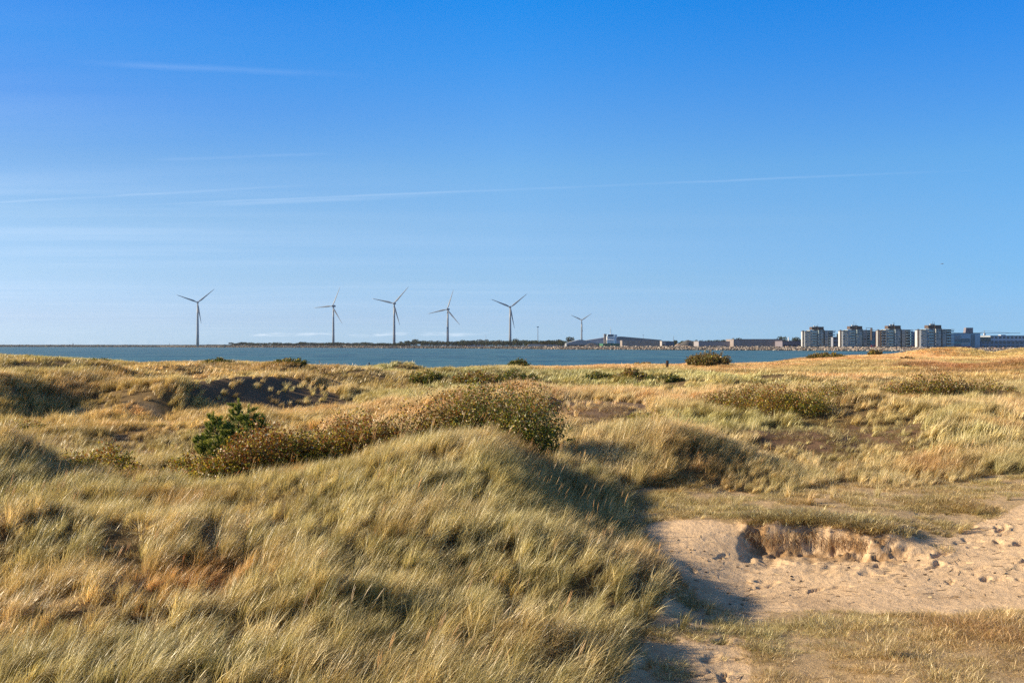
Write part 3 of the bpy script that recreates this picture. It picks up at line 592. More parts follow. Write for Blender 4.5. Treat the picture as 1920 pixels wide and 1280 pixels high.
def make_marram(name, d0, d1, dens, srcs, wts, label, smin=.55, smax=1.15, sink=0.0):
    X_, Y_ = spots(d0, d1, dens); m = flat_masks(X_, Y_); q = hclump(X_, Y_)
    keep = ~(m['bare'] | m['turf'] | (m['gold'] & (rng.random(len(X_)) < (.93 if d0 > 40 else .2)))) & (rng.random(len(X_)) < np.clip(.80 + q * (1.6 if d0 > 10 else 1.25), .14, 1))
    keep |= m['bare'] & ~m['sand'] & ~m['sand2'] & ~m['slope'] & (rng.random(len(X_)) < .05); keep |= (m['slope'] | m['track'] | m['path']) & (q > -.1) & (rng.random(len(X_)) < np.where(m['slope'], .22, .75)); keep &= shrubless(X_, Y_)
    X_, Y_, q = X_[keep], Y_[keep], q[keep]; m = {k: v_[keep] for k, v_ in m.items()}
    Z_ = ground(X_, Y_, False); ok = Z_ > .6; X_, Y_, Z_, q = X_[ok], Y_[ok], Z_[ok], q[ok]; m = {k: v_[ok] for k, v_ in m.items()}
    n_ = len(X_); s = np.clip(.86 + (.55 if d0 > 10 else .26) * q + .2 * fbm(X_ / 5, Y_ / 5, 90, 2), smin, smax)
    if d0 < 10: s = s * (.76 + .08 * sstep(16, 24, Y_)); pj = 960 + F * X_ / Y_; s = s * (1 - .5 * sstep(1230, 1330, pj) * (1 - sstep(23, 27.5, Y_)))
    s = np.where(m['red'], s * .75, s); s = np.where(m['low'] | m['low2'], s * .55, s); s = np.where(m['bare'], s * .6, s)
    tot_ = []; own = []
    for k, wgt in zip(srcs, wts): tot_ += src[k]; own += [wgt / len(src[k])] * len(src[k])
    ki = rng.choice(len(tot_), n_, p=np.array(own) / sum(own))
    return scatter(name, np.stack([X_, Y_, Z_ - sink], -1), wind(X_, Y_), S3(s, n_), tints(X_, Y_, Y_, m), tot_, ki, label, 'grass')

make_marram('marram_grass', 3.5, 27, 48, ['marram', 'lush', 'seed', 'fallen'], [6, 1.6, .5, 3.6], 'long wind-combed marram grass covering the near dune')
make_marram('dune_grass', 27, 55, 15, ['mid', 'marram'], [5, 1], 'pale green and straw dune grass between the shrubs')
make_marram('distant_dune_grass', 55, 150, 2.6, ['far'], [1], 'grass on the low dunes in front of the sea')
# thatch under the long grass
X_, Y_ = spots(3.5, 40, 13); m = flat_masks(X_, Y_); kp = ~(m['sand'] | m['sand2']) & ~(m['turf']) & ~(m['slope'] & (rng.random(len(X_)) < .7)); kp &= (rng.random(len(X_)) < .85)
X_, Y_ = X_[kp], Y_[kp]; m = {k: v_[kp] for k, v_ in m.items()}; Z_ = ground(X_, Y_, False)
scatter('dead_grass', np.stack([X_, Y_, Z_], -1), rng.uniform(0, 6.28, len(X_)), S3(rng.uniform(.7, 1.3, len(X_)), len(X_)), tints(X_, Y_, Y_, m), src['thatch'], rng.integers(0, 3, len(X_)), 'brown dead grass lying under the green blades', 'grass')
# turf
X_, Y_ = spots(5, 25, 100, .72); m = flat_masks(X_, Y_); q = fbm(X_ / .6, Y_ / .6, 95, 4); e = fbm(X_ / 2.2, Y_ / 2.2, 96, 3)
kp = (m['turf'] & (rng.random(len(X_)) < np.clip(np.where((X_ > 2.9) & (Y_ < 14.5), 1.15, .66) + 1.8 * q + e * .9, .06, 1))) | ((m['sand2']) & (q > .12) & (rng.random(len(X_)) < .6)) | (m['sand'] & (q > .62) & (rng.random(len(X_)) < .15))
X_, Y_, q = X_[kp], Y_[kp], q[kp]; m = {k: v_[kp] for k, v_ in m.items()}; Z_ = ground(X_, Y_, False)
s = np.clip(1.0 + 1.0 * q + .5 * fbm(X_ / 1.5, Y_ / 1.5, 97, 2), .5, 2.2)
scatter('short_turf_grass', np.stack([X_, Y_, Z_ - .005], -1), rng.uniform(0, 6.28, len(X_)), S3(s, len(X_)), tints(X_, Y_, Y_, m), src['short'], rng.integers(0, 4, len(X_)), 'short wiry grass around the bare sand hollow', 'grass')
# scattered long tufts standing in the turf
X_, Y_ = spots(7, 24, 2.6); m = flat_masks(X_, Y_); kp = m['turf'] & (rng.random(len(X_)) < .45) | (m['sand2'] & (rng.random(len(X_)) < .12)); X_, Y_ = X_[kp], Y_[kp]; m = {k: v_[kp] for k, v_ in m.items()}; Z_ = ground(X_, Y_, False)
tl = src['fallen'] + src['marram'][:2]
scatter('loose_grass_tufts', np.stack([X_, Y_, Z_], -1), rng.uniform(-1, 1, len(X_)), S3(rng.uniform(.28, .62, len(X_)), len(X_)), tints(X_, Y_, Y_, m), tl, rng.integers(0, len(tl), len(X_)), 'scattered pale tufts in the short turf', 'grass')
# roots and dead stems hanging out of the broken edge
nr_ = 620; rx = rng.uniform(1400, 1665, nr_); V_ = []; mbc = []; dd_ = np.full(nr_, 19.0); live = np.ones(nr_, bool)
for _ in range(30):
    live &= ground((rx - 960) / F * dd_, dd_, False) > 2.50; dd_ = np.where(live, dd_ - .06, dd_)
xs_ = (rx - 960) / F * dd_; zs_ = ground(xs_, dd_ + .06, False)
for k in range(nr_):
    L_ = rng.uniform(.05, .26) * (1 if rng.random() < .85 else 1.7); p = np.array((xs_[k], dd_[k] - .02, zs_[k] - rng.uniform(0, .2))); dr = np.array((rng.normal(.1, .9), -.7, rng.normal(-.1, .5))); ww = rng.uniform(.003, .007); q_ = []
    for j in range(5):
        q_.append(p.copy()); p = p + dr / np.linalg.norm(dr) * L_ / 4; dr = dr + np.array((0, .08, -.55))
    for j in range(4): V_ += [q_[j] - (ww, 0, 0), q_[j] + (ww, 0, 0), q_[j + 1] + (ww * .8, 0, 0), q_[j + 1] - (ww * .8, 0, 0)]
    c_ = [np.array(c) for c in ((.46, .30, .15), (.26, .15, .075), (.66, .52, .30))][rng.choice(3, p=[.45, .25, .3])] * rng.uniform(.7, 1.2); mbc += [c_] * 16
dd_ = dd_ + rng.uniform(.22, .9, nr_); xs_ = (rx - 960) / F * dd_; zs_ = ground(xs_, dd_, False); tl = src['short'] + src['thatch']; kk_ = rng.integers(0, len(tl), nr_)
scatter('turf_edge_grass', np.stack([xs_, dd_, zs_ - .01], -1), rng.uniform(-2.2, .4, nr_), S3(rng.uniform(.7, 1.4, nr_), nr_), tints(xs_, dd_, dd_, flat_masks(xs_, dd_)), tl, kk_, 'dry grass overhanging the broken sandy edge', 'grass')
o = mesh_np('hanging_roots', np.array(V_), np.arange(len(V_)).reshape(-1, 4), M_leaf, cols=np.array(mbc)); tag(o, 'brown roots hanging from the broken turf edge', 'roots', kind='stuff')
# litter on the sand: straw, bits of stem and small clods
nl_ = 520; pxl = np.where(rng.random(nl_) < .55, rng.uniform(1380, 2000, nl_), rng.uniform(1120, 1420, nl_)); dl = np.where(pxl > 1400, rng.uniform(15, 19.4, nl_), rng.uniform(9.5, 18.2, nl_))
xl = (pxl - 960) / F * dl; zl = ground(xl, dl) + .006; V_ = []; mbc = []
for k in range(nl_):
    a_ = rng.normal(.1, .8); L_ = rng.uniform(.02, .13) if k % 5 else rng.uniform(.012, .03); ww = rng.uniform(.002, .005) if k % 5 else L_ * .5
    c0 = np.array((xl[k], dl[k], zl[k])); t_ = np.array((math.cos(a_), math.sin(a_), rng.uniform(-.05, .15))) * L_; n_ = np.array((-math.sin(a_), math.cos(a_), 0)) * ww; up = np.array((0, 0, ww * 1.2))
    p = [c0 - t_, c0 + t_]; r4 = [-n_, up, n_, -up * .5]
    for j in range(4): V_ += [p[0] + r4[j], p[1] + r4[j], p[1] + r4[(j + 1) % 4], p[0] + r4[(j + 1) % 4]]
    c_ = [np.array(c) for c in ((.30, .20, .11), (.12, .08, .05), (.62, .50, .30), (.22, .15, .09))][rng.choice(4, p=[.3, .3, .2, .2])]; mbc += [c_] * 16
o = mesh_np('sand_litter', np.array(V_), np.arange(len(V_)).reshape(-1, 4), attr_mat('litter'), cols=np.array(mbc)); tag(o, 'straw and bits of stem lying on the bare sand', 'litter', kind='stuff')

# golden field
X_, Y_ = spots(60, 235, 2.3, .58); m = flat_masks(X_, Y_); kp = (m['gold'] | m['heath']); X_, Y_ = X_[kp], Y_[kp]; m = {k: v_[kp] for k, v_ in m.items()}; Z_ = ground(X_, Y_, False)
kp = Z_ > .8; X_, Y_, Z_ = X_[kp], Y_[kp], Z_[kp]; m = {k: v_[kp] for k, v_ in m.items()}
s = np.clip(1 + .5 * fbm(X_ / 6, Y_ / 9, 101, 3), .5, 1.6)
scatter('golden_field_grass', np.stack([X_, Y_, Z_], -1), wind(X_, Y_), S3(s, len(X_)), tints(X_, Y_, Y_, m), src['gold'], rng.integers(0, 4, len(X_)), 'dry golden grass on the flat field before the sea', 'grass')

# ------------------------------------------------------------------ shrubs
def quad_leaves(P, size, cols, flat=.0):
    """P (n,3) positions; a small folded-looking quad each, random facing"""
    n = len(P); a = rng.normal(size=(n, 3)); a /= np.linalg.norm(a, axis=1)[:, None]; b_ = rng.normal(size=(n, 3)); b_ -= (a * b_).sum(1)[:, None] * a; b_ /= np.linalg.norm(b_, axis=1)[:, None]
    s = (size * rng.uniform(.6, 1.3, n))[:, None]
    V = np.stack([P - a * s * .62, P - b_ * s * .36, P + a * s * .62, P + b_ * s * .36], 1).reshape(-1, 3)
    return V, np.arange(4 * n).reshape(-1, 4), np.repeat(cols, 4, 0)
LG = (.150, .185, .030); LY = (.50, .40, .045); LR = (.34, .13, .030); LB = (.22, .135, .042); LP = (.66, .54, .32); LD = (.060, .085, .022)
PAL = {'greenbrown': ([LG, LD, LY, LB, LP], [5, 3, 2, 1, .4], [LB, LY, LG, LP, LR], [2.6, 1.6, 3, 1.6, .8]),
       'brown': ([LB, LG, LR, LY, LP], [4, 3, 1.4, 1.8, .3], [LB, LR, LP, LY, LG], [5, 1.6, 1.0, 1.0, .8]),
       'red': ([LY, LG, LR, LB, LP], [3.4, 2.4, 3, 2, .5], [LR, LB, LY, LP, LG], [4, 3, 1.6, .7, .6]),
       'yellow': ([LY, LG, LD, LR, LP], [5, 4, 2, 1.2, .4], [LR, LB, LY, LG, LP], [3, 2, 3, 1.5, .6]),
       'dark': ([LD, LG, LB, LY], [5, 3, 1.5, .6], [LG, LD, LB, LY], [3, 3, 2, 1]),
       'twig': ([LB, B1, LY], [4, 3, 1], [LB, B1, LP], [4, 2, 1]),
       'ochre': ([(.20, .15, .05), LG, LB], [4, 2, 2], [(.26, .19, .07), LB, LY], [4, 2, 1])}
def shrub(px, d, w_, h, pal, label, dens=1.0, ls=None, cat='shrub', name='shrub', group=None, ydep=None):
    x0, y0 = at(px, d); z0 = gz(x0, y0); root = empty(name, (x0, y0, z0 - .02)); tag(root, label, cat, group)
    if h > 10: h = max(.3, zpy(h + 6 if d < 30 else h - 4, d) - z0) * .95
    ls = ls or max(.052, d * .0014); ry = ydep or w_ * .45
    ns = int(46 * w_ * dens * (1.6 if d < 32 else 1.0)); LV = []; LC = []; st = MB(); p1, w1, p2, w2 = PAL[pal]
    p1 = np.array(p1); p2 = np.array(p2); w1 = np.array(w1) / sum(w1); w2 = np.array(w2) / sum(w2)
    for k in range(ns):
        a = random.uniform(0, 6.283); r = math.sqrt(random.random()); bx, by = r * math.cos(a) * w_ / 2 * .92, r * math.sin(a) * ry
        hh = h * (1 - .55 * r ** 2.2) * random.uniform(.62, 1.05) * (1.12 if random.random() < .12 else 1.0)
        hh *= 1 + .38 * float(fbm(np.array([bx * 1.6 + x0]), np.array([by * 1.6 + y0]), 3, 2)[0])
        lx, ly = random.gauss(.10, .14) * h + bx * .12, random.gauss(0, .12) * h
        f = np.linspace(0, 1, 5); cz = gz(x0 + bx, y0 + by) - z0 if k % 3 == 0 or k == 0 else cz
        pts = [(bx + lx * q ** 1.5, by + ly * q ** 1.5, cz + hh * q) for q in f]
        if k % 2 == 0: st.tube([(0, 0, -.06), (bx * .6, by * .6, min(0, cz) - .05)] + pts, [.008, .008, .009, .007, .005, .004, .002] if d < 50 else [.015, .015, .02, .016, .012, .009, .005], 3)
        nl = int((38 if d < 32 else 24) * h ** .6 * (2.2 if d > 55 else 1) * .034 / ls * 2.2 * (1.0 if dens >= .9 else dens * .7)); q = np.clip(rng.random(nl) ** .75, .10, 1.02)
        P = np.stack([bx + lx * q ** 1.5 + rng.normal(0, .055 + .02 * h, nl), by + ly * q ** 1.5 + rng.normal(0, .055 + .02 * h, nl), cz + hh * q + rng.normal(0, .02, nl)], -1)
        P[:, 2] = np.maximum(P[:, 2], cz + .02)
        up = np.clip((q * hh / h - .25) / .6, 0, 1); mix_ = rng.random(nl) < up
        c = np.where(mix_[:, None], p2[rng.choice(len(p2), nl, p=w2)], p1[rng.choice(len(p1), nl, p=w1)]) * rng.uniform(.75, 1.25, (nl, 1))
        LV.append(P); LC.append(c)
    V, Fv, C_ = quad_leaves(np.concatenate(LV), ls, np.concatenate(LC)); mesh_np('foliage', V, Fv, M_leaf, root, cols=C_)
    st.build('stems', M_twig, root)
    return root
for s_ in SHR: shrub(*s_)

# young pine
def pine(px, d, h):
    x0, y0 = at(px, d); z0 = gz(x0, y0); root = empty('young_pine', (x0, y0, z0 - .02)); tag(root, 'young green pine with upright yellowish shoots rising behind the red-brown shrub', 'pine tree')
    tr = MB(); P = []; C_ = []; Vn = []; 
    def tuftline(a, b_, n_, tip):
        a = np.array(a); b_ = np.array(b_); f = rng.random(n_); base = a + (b_ - a) * f[:, None]
        ax = (b_ - a) / (np.linalg.norm(b_ - a) + 1e-6); dr = rng.normal(size=(n_, 3)) * .55 + ax * 1.2; dr /= np.linalg.norm(dr, axis=1)[:, None]
        ln = rng.uniform(.045, .08, n_)[:, None]; sd_ = np.cross(dr, rng.normal(size=(n_, 3))); sd_ /= np.linalg.norm(sd_, axis=1)[:, None]; ww = .004
        Vn.append(np.stack([base - sd_ * ww, base + sd_ * ww, base + dr * ln + sd_ * ww * .4, base + dr * ln - sd_ * ww * .4], 1).reshape(-1, 3))
        c = np.where((f > .72)[:, None] & tip, np.array((.42, .42, .09)), np.array((.15, .21, .040))) * rng.uniform(.7, 1.4, (n_, 1)); C_.append(np.repeat(c, 4, 0))
    for (tx, ty, th, lean) in ((-.42, 0, .82, -.10), (.10, .1, 1.0, .0), (.34, -.1, .93, .08), (-.15, -.2, .7, 0), (.62, .05, .78, .1), (-.7, .1, .5, -.1)):
        H_ = h * th; tr.tube([(tx * .3, ty * .3, 0), (tx * .7, ty, H_ * .35), (tx + lean * .5, ty, H_ * .7), (tx + lean, ty, H_ * .97)], [.035, .026, .016, .006], 6)
        tuftline((tx + lean * .6, ty, H_ * .72), (tx + lean, ty, H_), 420, True)
        for k in range(36):
            f = random.uniform(.12, .92); a = random.uniform(0, 6.283); L = (1 - f) * .42 * h * random.uniform(.5, 1) + .12
            bx = tx * min(1, .3 + f * 1.1) + lean * f; bz = H_ * f
            m1 = (bx + math.cos(a) * L * .6, ty + math.sin(a) * L * .6, bz + L * .12); e1 = (bx + math.cos(a) * L * .85, ty + math.sin(a) * L * .85, bz + L * .45)
            tr.tube([(bx, ty, bz), m1, e1], [.012, .008, .004], 4); tuftline((bx, ty, bz), m1, 120, False); tuftline(m1, e1, 170, True); e2 = (m1[0] + random.uniform(-.15, .15), m1[1] + random.uniform(-.15, .15), m1[2] + L * .4); tr.tube([m1, e2], [.006, .003], 4); tuftline(m1, e2, 150, True)
    V = np.concatenate(Vn); mesh_np('needles', V, np.arange(len(V)).reshape(-1, 4), M_needle, root, cols=np.concatenate(C_)); tr.build('trunk', M_bark, root)
pine(438, 25.5, 1.8)

# ------------------------------------------------------------------ posts near the shore
M_post = simple('weathered_wood', (.06, .04, .03), .9, .1, scale=8)
def post(px, d, h, r, label):
    x0, y0 = at(px, d); z0 = gz(x0, y0); mb = MB(); mb.tube([(0, 0, -.3), (0, 0, h * .5), (.01, 0, h - .03), (.01, 0, h)], [r, r, r * .96, r * .8], 8)
    o = mb.build('wooden_post', M_post); o.location = (x0, y0, z0); tag(o, label, 'post')
post(1251, 108, 1.0, .16, 'short thick dark post on the shore edge right of the ship')
post(692, 112, .8, .06, 'thin post on the shore edge left of the third turbine')

# ------------------------------------------------------------------ far shore
FS = [(-700, 2800, 5.2), (-200, 2750, 5.4), (0, 2650, 5.6), (300, 2500, 5.0), (340, 2330, 5.2), (420, 2150, 4.6), (740, 1700, 3.9), (900, 1500, 3.2), (1050, 1250, 3.9), (1250, 1120, 4.5), (1500, 1010, 3.9), (1600, 960, 3.7), (1750, 900, 3.5), (2100, 830, 3.0), (3000, 800, 3.0)]
def shore(px): 
    return float(np.interp(px, [a[0] for a in FS], [a[1] for a in FS])), float(np.interp(px, [a[0] for a in FS], [a[2] for a in FS]))
M_bank = simple('bank_stone', (.09, .08, .07), .95, .1, var=.35, scale=.6)
V = []; Fv = []
pxs = list(np.arange(-700, 3001, 20)); prof = [(-2, -1.0), (3, 1.0), (6, .0), (0, 0)]
for i, px in enumerate(pxs):
    D0, zt = shore(px); u = (px - 960) / F; jit = random.uniform(-.15, .15)
    back = 60 if px < 330 else 900
    for (dd, z) in ((-4, -1.5), (0, -.1), (3, zt * .5), (6, zt - .4 + jit), (14, zt - .2 + jit), (back, zt - .3), (back + 20, -2)): V.append((u * (D0 + dd), D0 + dd, z))
n7 = 7
for i in range(len(pxs) - 1):
    for k in range(n7 - 1): Fv.append((i * n7 + k, (i + 1) * n7 + k, (i + 1) * n7 + k + 1, i * n7 + k + 1))
far = mesh_np('far_shore', V, Fv, M_bank); tag(far, kind='structure')

# boulders of the sea wall
def rock_mesh(seed):
    r_ = np.random.default_rng(seed); import bmesh
    bm = bmesh.new(); bmesh.ops.create_icosphere(bm, subdivisions=2, radius=1.0)
    P0 = [Vector(r_.normal(size=3)).normalized() for _ in range(9)]; hs_ = r_.uniform(.55, .85, 9)
    for v in bm.verts:
        for p, h_ in zip(P0, hs_):
            dd = v.co.dot(p)
            if dd > h_: v.co -= p * (dd - h_)
        v.co = Vector((v.co.x * 1.15, v.co.y * 1.0, v.co.z * .8))
    me = bpy.data.meshes.new('boulder'); bm.to_mesh(me); bm.free(); return me
M_rock = [simple('granite_light', (.46, .40, .33), .9, .15, var=.2, scale=2), simple('granite_dark', (.10, .09, .085), .9, .15, var=.3, scale=2), simple('granite_pink', (.28, .21, .165), .9, .15, var=.25, scale=2)]
rmesh = []
for s_ in range(6):
    me = rock_mesh(s_ + 3); me.materials.append(M_rock[s_ % 3]); rmesh.append(me)
def rock_spot(px0, px1):
    px = random.uniform(px0, px1); D0, zt = shore(px); f = random.random() ** .85; dd = D0 - 1 + f * 7.5; u = (px - 960) / F
    return (u * dd, dd, f * (zt - .3) + .2)
for k in range(300):
    o = bpy.data.objects.new('boulder', rmesh[k % 6]); COL.objects.link(o); o.location = rock_spot(1540, 1765); s_ = random.uniform(.55, 1.15); o.scale = (s_ * random.uniform(.8, 1.4), s_, s_)
    o.rotation_euler = (random.uniform(-.6, .6), random.uniform(-.6, .6), random.uniform(0, 6.28)); tag(o, 'pale and dark granite boulder in the sea wall below the apartment blocks', 'boulder', 'boulders of the sea wall below the apartments')
V = []; Fv = []; CC = []; nb = 0
pls = []
for me in rmesh:
    a = np.zeros(len(me.vertices) * 3); me.vertices.foreach_get('co', a); tr = np.array([list(p.vertices) for p in me.polygons]); pls.append((a.reshape(-1, 3), tr))
RC = np.array([(.50, .43, .35), (.12, .11, .105), (.34, .25, .19), (.22, .20, .185), (.07, .065, .065)])
for k in range(5200):
    if k < 3400: p = rock_spot(1020, 1990)
    else: p = rock_spot(-100, 1030)
    a, tr = pls[k % 6]; s_ = random.uniform(.55, 1.25) * (1.0 if k < 3400 else 1.5); an = random.uniform(0, 6.28); ca, sa = math.cos(an), math.sin(an)
    b2 = np.stack([a[:, 0] * ca - a[:, 1] * sa, a[:, 0] * sa + a[:, 1] * ca, a[:, 2]], -1) * s_ + np.array(p); V.append(b2); Fv.append(tr + nb); nb += len(a)
    if k < 3400: c = RC[random.choices(range(5), [2.2, 3, 2.0, 2.4, 3])[0]]
    else: c = RC[random.choices(range(5), [.5, 3, .6, 1.5, 4])[0]] * .8
    CC.append(np.repeat(c[None], len(a), 0))
o = mesh_np('rock_armour', np.concatenate(V), np.concatenate(Fv), attr_mat('rock_mix'), cols=np.concatenate(CC), fcount=3); tag(o, 'rough rock armour along the far breakwater', 'rocks', kind='stuff')

# ------------------------------------------------------------------ wind turbines
M_turb = simple('turbine_paint', (.25, .28, .32), .45, .4, var=.04, scale=.05)  # white turbines toned grey: shade against the sun put into the colour
def turbine(px, hub_py, D0, blade, angs, yaw, label, k=1.0):
    x0 = (px - 960) / F * D0; zh = zpy(hub_py, D0); z0 = 2.0
    root = empty('wind_turbine', (x0, D0, z0)); tag(root, label, 'wind turbine', 'wind turbines across the water'); H_ = zh - z0
    mb = MB(); mb.tube([(0, 0, 0), (0, 0, H_ * .3), (0, 0, H_ * .7), (0, 0, H_ - 1.8 * k)], [2.6 * k, 2.35 * k, 1.85 * k, 1.4 * k], 20); mb.build('tower', M_turb, root, True)
    cy, sy = math.cos(yaw), math.sin(yaw)
    def rt(x, y, z): return (x * cy - y * sy, x * sy + y * cy, z + H_)
    mb = MB(); mb.tube([rt(0, 6.5 * k, .4 * k), rt(0, 6.2 * k, .4 * k), rt(0, 2 * k, .4 * k), rt(0, -1.8 * k, .2 * k), rt(0, -3 * k, .1 * k)], [1.3 * k, 2.0 * k, 2.3 * k, 2.1 * k, 1.5 * k], 12); mb.build('nacelle', M_turb, root, True)
    mb = MB(); mb.tube([rt(0, -3 * k, 0), rt(0, -4.6 * k, 0), rt(0, -5.6 * k, 0), rt(0, -6.1 * k, 0)], [1.6 * k, 1.6 * k, 1.0 * k, .25 * k], 12); hub = mb.build('hub', M_turb, root, True)
    for a in angs:
        a = R(a); ux, uz = math.cos(a), math.sin(a); px_, pz_ = -uz, ux
        mb = MB(); secs = [(0.0, .9, .9), (.04, .8, .7), (.12, 1.35, .5), (.22, 1.6, .35), (.45, 1.15, .22), (.7, .75, .15), (.9, .45, .08), (1.0, .16, .04)]; rings = []
        for (f, c, th) in secs:
            L = f * blade + .9 * k; tw = R(16 * (1 - f)); ring = []
            for q in range(8):
                w_ = math.cos(q * math.pi / 4) * c * k * 1.0 - (.25 * c * k if f > .1 else 0); v_ = math.sin(q * math.pi / 4) * th * k
                ww = w_ * math.cos(tw) - v_ * math.sin(tw); vv = w_ * math.sin(tw) + v_ * math.cos(tw)
                ring.append(rt(ux * L + px_ * ww, -4.2 * k + vv - f * f * 1.2, uz * L + pz_ * ww))
            rings.append(ring)
        vs = [q for rg in rings for q in rg]; fs = [(i * 8 + q, i * 8 + (q + 1) % 8, (i + 1) * 8 + (q + 1) % 8, (i + 1) * 8 + q) for i in range(len(rings) - 1) for q in range(8)] + [tuple(range(7, -1, -1)), tuple((len(rings) - 1) * 8 + q for q in range(8))]
        mb.add(vs, fs); mb.build('blade', M_turb, root, True)
turbine(370.5, 567, 2150, 45, (160, 40, 280), R(14), 'leftmost white wind turbine standing at the end of the wooded spit', 1.15)
turbine(625, 574, 2050, 43, (184, 64, 304), R(-22), 'white wind turbine second from the left with one blade level', 1.0)
turbine(739, 569, 1980, 44, (167, 47, 287), R(-8), 'white wind turbine third from the left, thickest tower among the trees', 1.1)
turbine(839.5, 580, 1980, 41, (192, 70, 312), R(-18), 'white wind turbine fourth from the left, one blade almost upright', 1.0)
turbine(956.5, 576, 1950, 41, (158, 39, 281), R(6), 'white wind turbine fifth from the left, just before the small lamp mast', 1.05)
turbine(1090.5, 600, 2900, 34, (155, 33, 275), R(-5), 'small most distant wind turbine left of the ship', 1.15)

# ------------------------------------------------------------------ trees over the water
def crown(seed, w_, h, nl=420, ls=1.0):
    r_ = np.random.default_rng(seed); nb_ = 7; P = []
    for k in range(nb_):
        c = np.array((r_.uniform(-.33, .33) * w_, r_.uniform(-.33, .33) * w_, h * r_.uniform(.38, .78))); rad = np.array((.24 * w_, .24 * w_, .22 * h)) * r_.uniform(.7, 1.25)
        v = r_.normal(size=(nl // nb_, 3)); v /= np.linalg.norm(v, axis=1)[:, None]; P.append(c + v * rad * r_.uniform(.6, 1.08, (len(v), 1)))
    P = np.concatenate(P); P[:, 2] = np.clip(P[:, 2], h * .04, h * 1.02)
    return P
TC = np.array([(.035, .050, .018), (.050, .066, .024), (.070, .075, .032), (.028, .040, .016)])
tree_protos = []
def make_tree(seed, brown=False):
    P = crown(seed, 1.0, 1.0, 520); r_ = np.random.default_rng(seed + 50)
    c = TC[r_.integers(0, 4, len(P))] * r_.uniform(.8, 1.3, (len(P), 1)) * (np.array((1.5, 1.05, .9)) if brown else 1)
    V, Fv, C_ = quad_leaves(P, .10, c)
    me = mesh_np('crown', V, Fv, M_fartree, cols=C_, link=False).data
    tb = MB(); tb.tube([(0, 0, -.05), (.01, 0, .25), (0, .01, .6)], [.035, .028, .015], 6)
    for k in range(4):
        a = k * 1.6 + seed; tb.tube([(0, 0, .25 + .05 * k), (math.cos(a) * .22, math.sin(a) * .22, .55 + .04 * k)], [.018, .007], 4)
    tm = bpy.data.meshes.new('trunk'); tm.from_pydata(tb.v, [], tb.f); tm.materials.append(M_bark); return me, tm
for s_ in range(6): tree_protos.append(make_tree(s_ + 20, s_ == 5))
def tree(px, top, wpx, D0, label, group=None, k=0, z0=2.4):
    h = zpy(top, D0) - z0; w_ = wpx * D0 / F; root = empty('tree', ((px - 960) / F * D0, D0, z0), random.uniform(0, 6.28)); root.scale = (w_, w_, h); tag(root, label, 'tree', group)
    for nm, me in (('crown', tree_protos[k % 6][0]), ('trunk', tree_protos[k % 6][1])):
        o = bpy.data.objects.new(nm, me); COL.objects.link(o); o.parent = root
GL = 'scrubby trees along the wooded spit'
def run(px0, px1, n_, top, var, wp, dadd, label, group):
    for k in range(n_):
        px = px0 + (px1 - px0) * (k + random.uniform(-.3, .3)) / max(1, n_ - 1); D0 = shore(px)[0] + dadd + random.uniform(-30, 60)
        tree(px, top + random.uniform(-var, var), wp * random.uniform(.8, 1.3), D0, label, group, k + int(px))
run(438, 755, 40, 641.6, 1.3, 21, 60, 'low dark scrubby tree on the wooded spit between the first and third turbine', 'scrubby trees on the spit by the first turbines')
run(345, 435, 9, 645.6, .5, 14, 30, 'very low dark bush-like tree at the bare end of the spit', 'very low trees at the end of the spit')
run(755, 880, 20, 638.8, 1.3, 19, 100, 'dark green tree in the dense clump between the third and fourth turbine', 'trees between the third and fourth turbine')
run(700, 760, 6, 643.2, .8, 14, 90, 'low green tree around the foot of the third turbine', 'trees at the foot of the third turbine')
run(860, 1060, 30, 638.4, 1.6, 19, 130, 'dark green tree in the belt around the fifth turbine', 'trees around the fifth turbine')
run(870, 1040, 10, 636.5, 1.0, 26, 420, 'tree on the low wooded rise behind the fourth and fifth turbine', 'trees on the rise behind the turbines')
tree(968, 632.5, 14, 1700, 'tall rounded tree just right of the fifth turbine', k=1)
tree(779, 634.8, 14, 1850, 'twin-topped tallest tree right of the third turbine, left crown', k=2); tree(792, 634.6, 12, 1850, 'twin-topped tallest tree right of the third turbine, right crown', k=3)
tree(1069, 629, 16, 1500, 'big dark round tree left of the smallest turbine', k=4); tree(1045, 636, 16, 1500, 'dark tree left of the big round tree', k=0)
tree(1055, 637.5, 16, 1480, 'dark tree touching the big round tree on its left', k=2)
tree(1387, 628, 16, 1350, 'dark rounded tree rising above the brown corrugated warehouse', k=3); tree(1375, 631, 5, 1350, 'narrow dark tree left of the rounded one above the warehouse', k=1)
tree(1466, 629, 16, 1350, 'rounded tree left of the white chimney', k=2); tree(1492, 629.5, 14, 1350, 'rounded tree right of the white chimney', k=4); tree(1455, 633, 12, 1380, 'lower tree at the left of the chimney trees', k=1)
tree(1572, 622.5, 10, 1150, 'green tree filling the gap between the first two apartment blocks', k=2); tree(1581, 624, 9, 1150, 'small green tree against the second apartment block', k=3)
run(1262, 1310, 8, 637.5, 1.2, 13, 150, 'dark tree on the mound left of the grey shed', 'trees on the mound by the grey shed')
run(1310, 1376, 9, 636.0, .8, 13, 260, 'tree seen over the roof of the grey shed', 'trees behind the grey shed')
run(1395, 1505, 14, 635, .8, 13, 380, 'tree in the belt behind the corrugated warehouse', 'trees behind the corrugated warehouse')
run(1160, 1262, 10, 638, .6, 18, 700, 'tree in the far belt behind the dark-roofed hall', 'trees behind the dark-roofed hall')

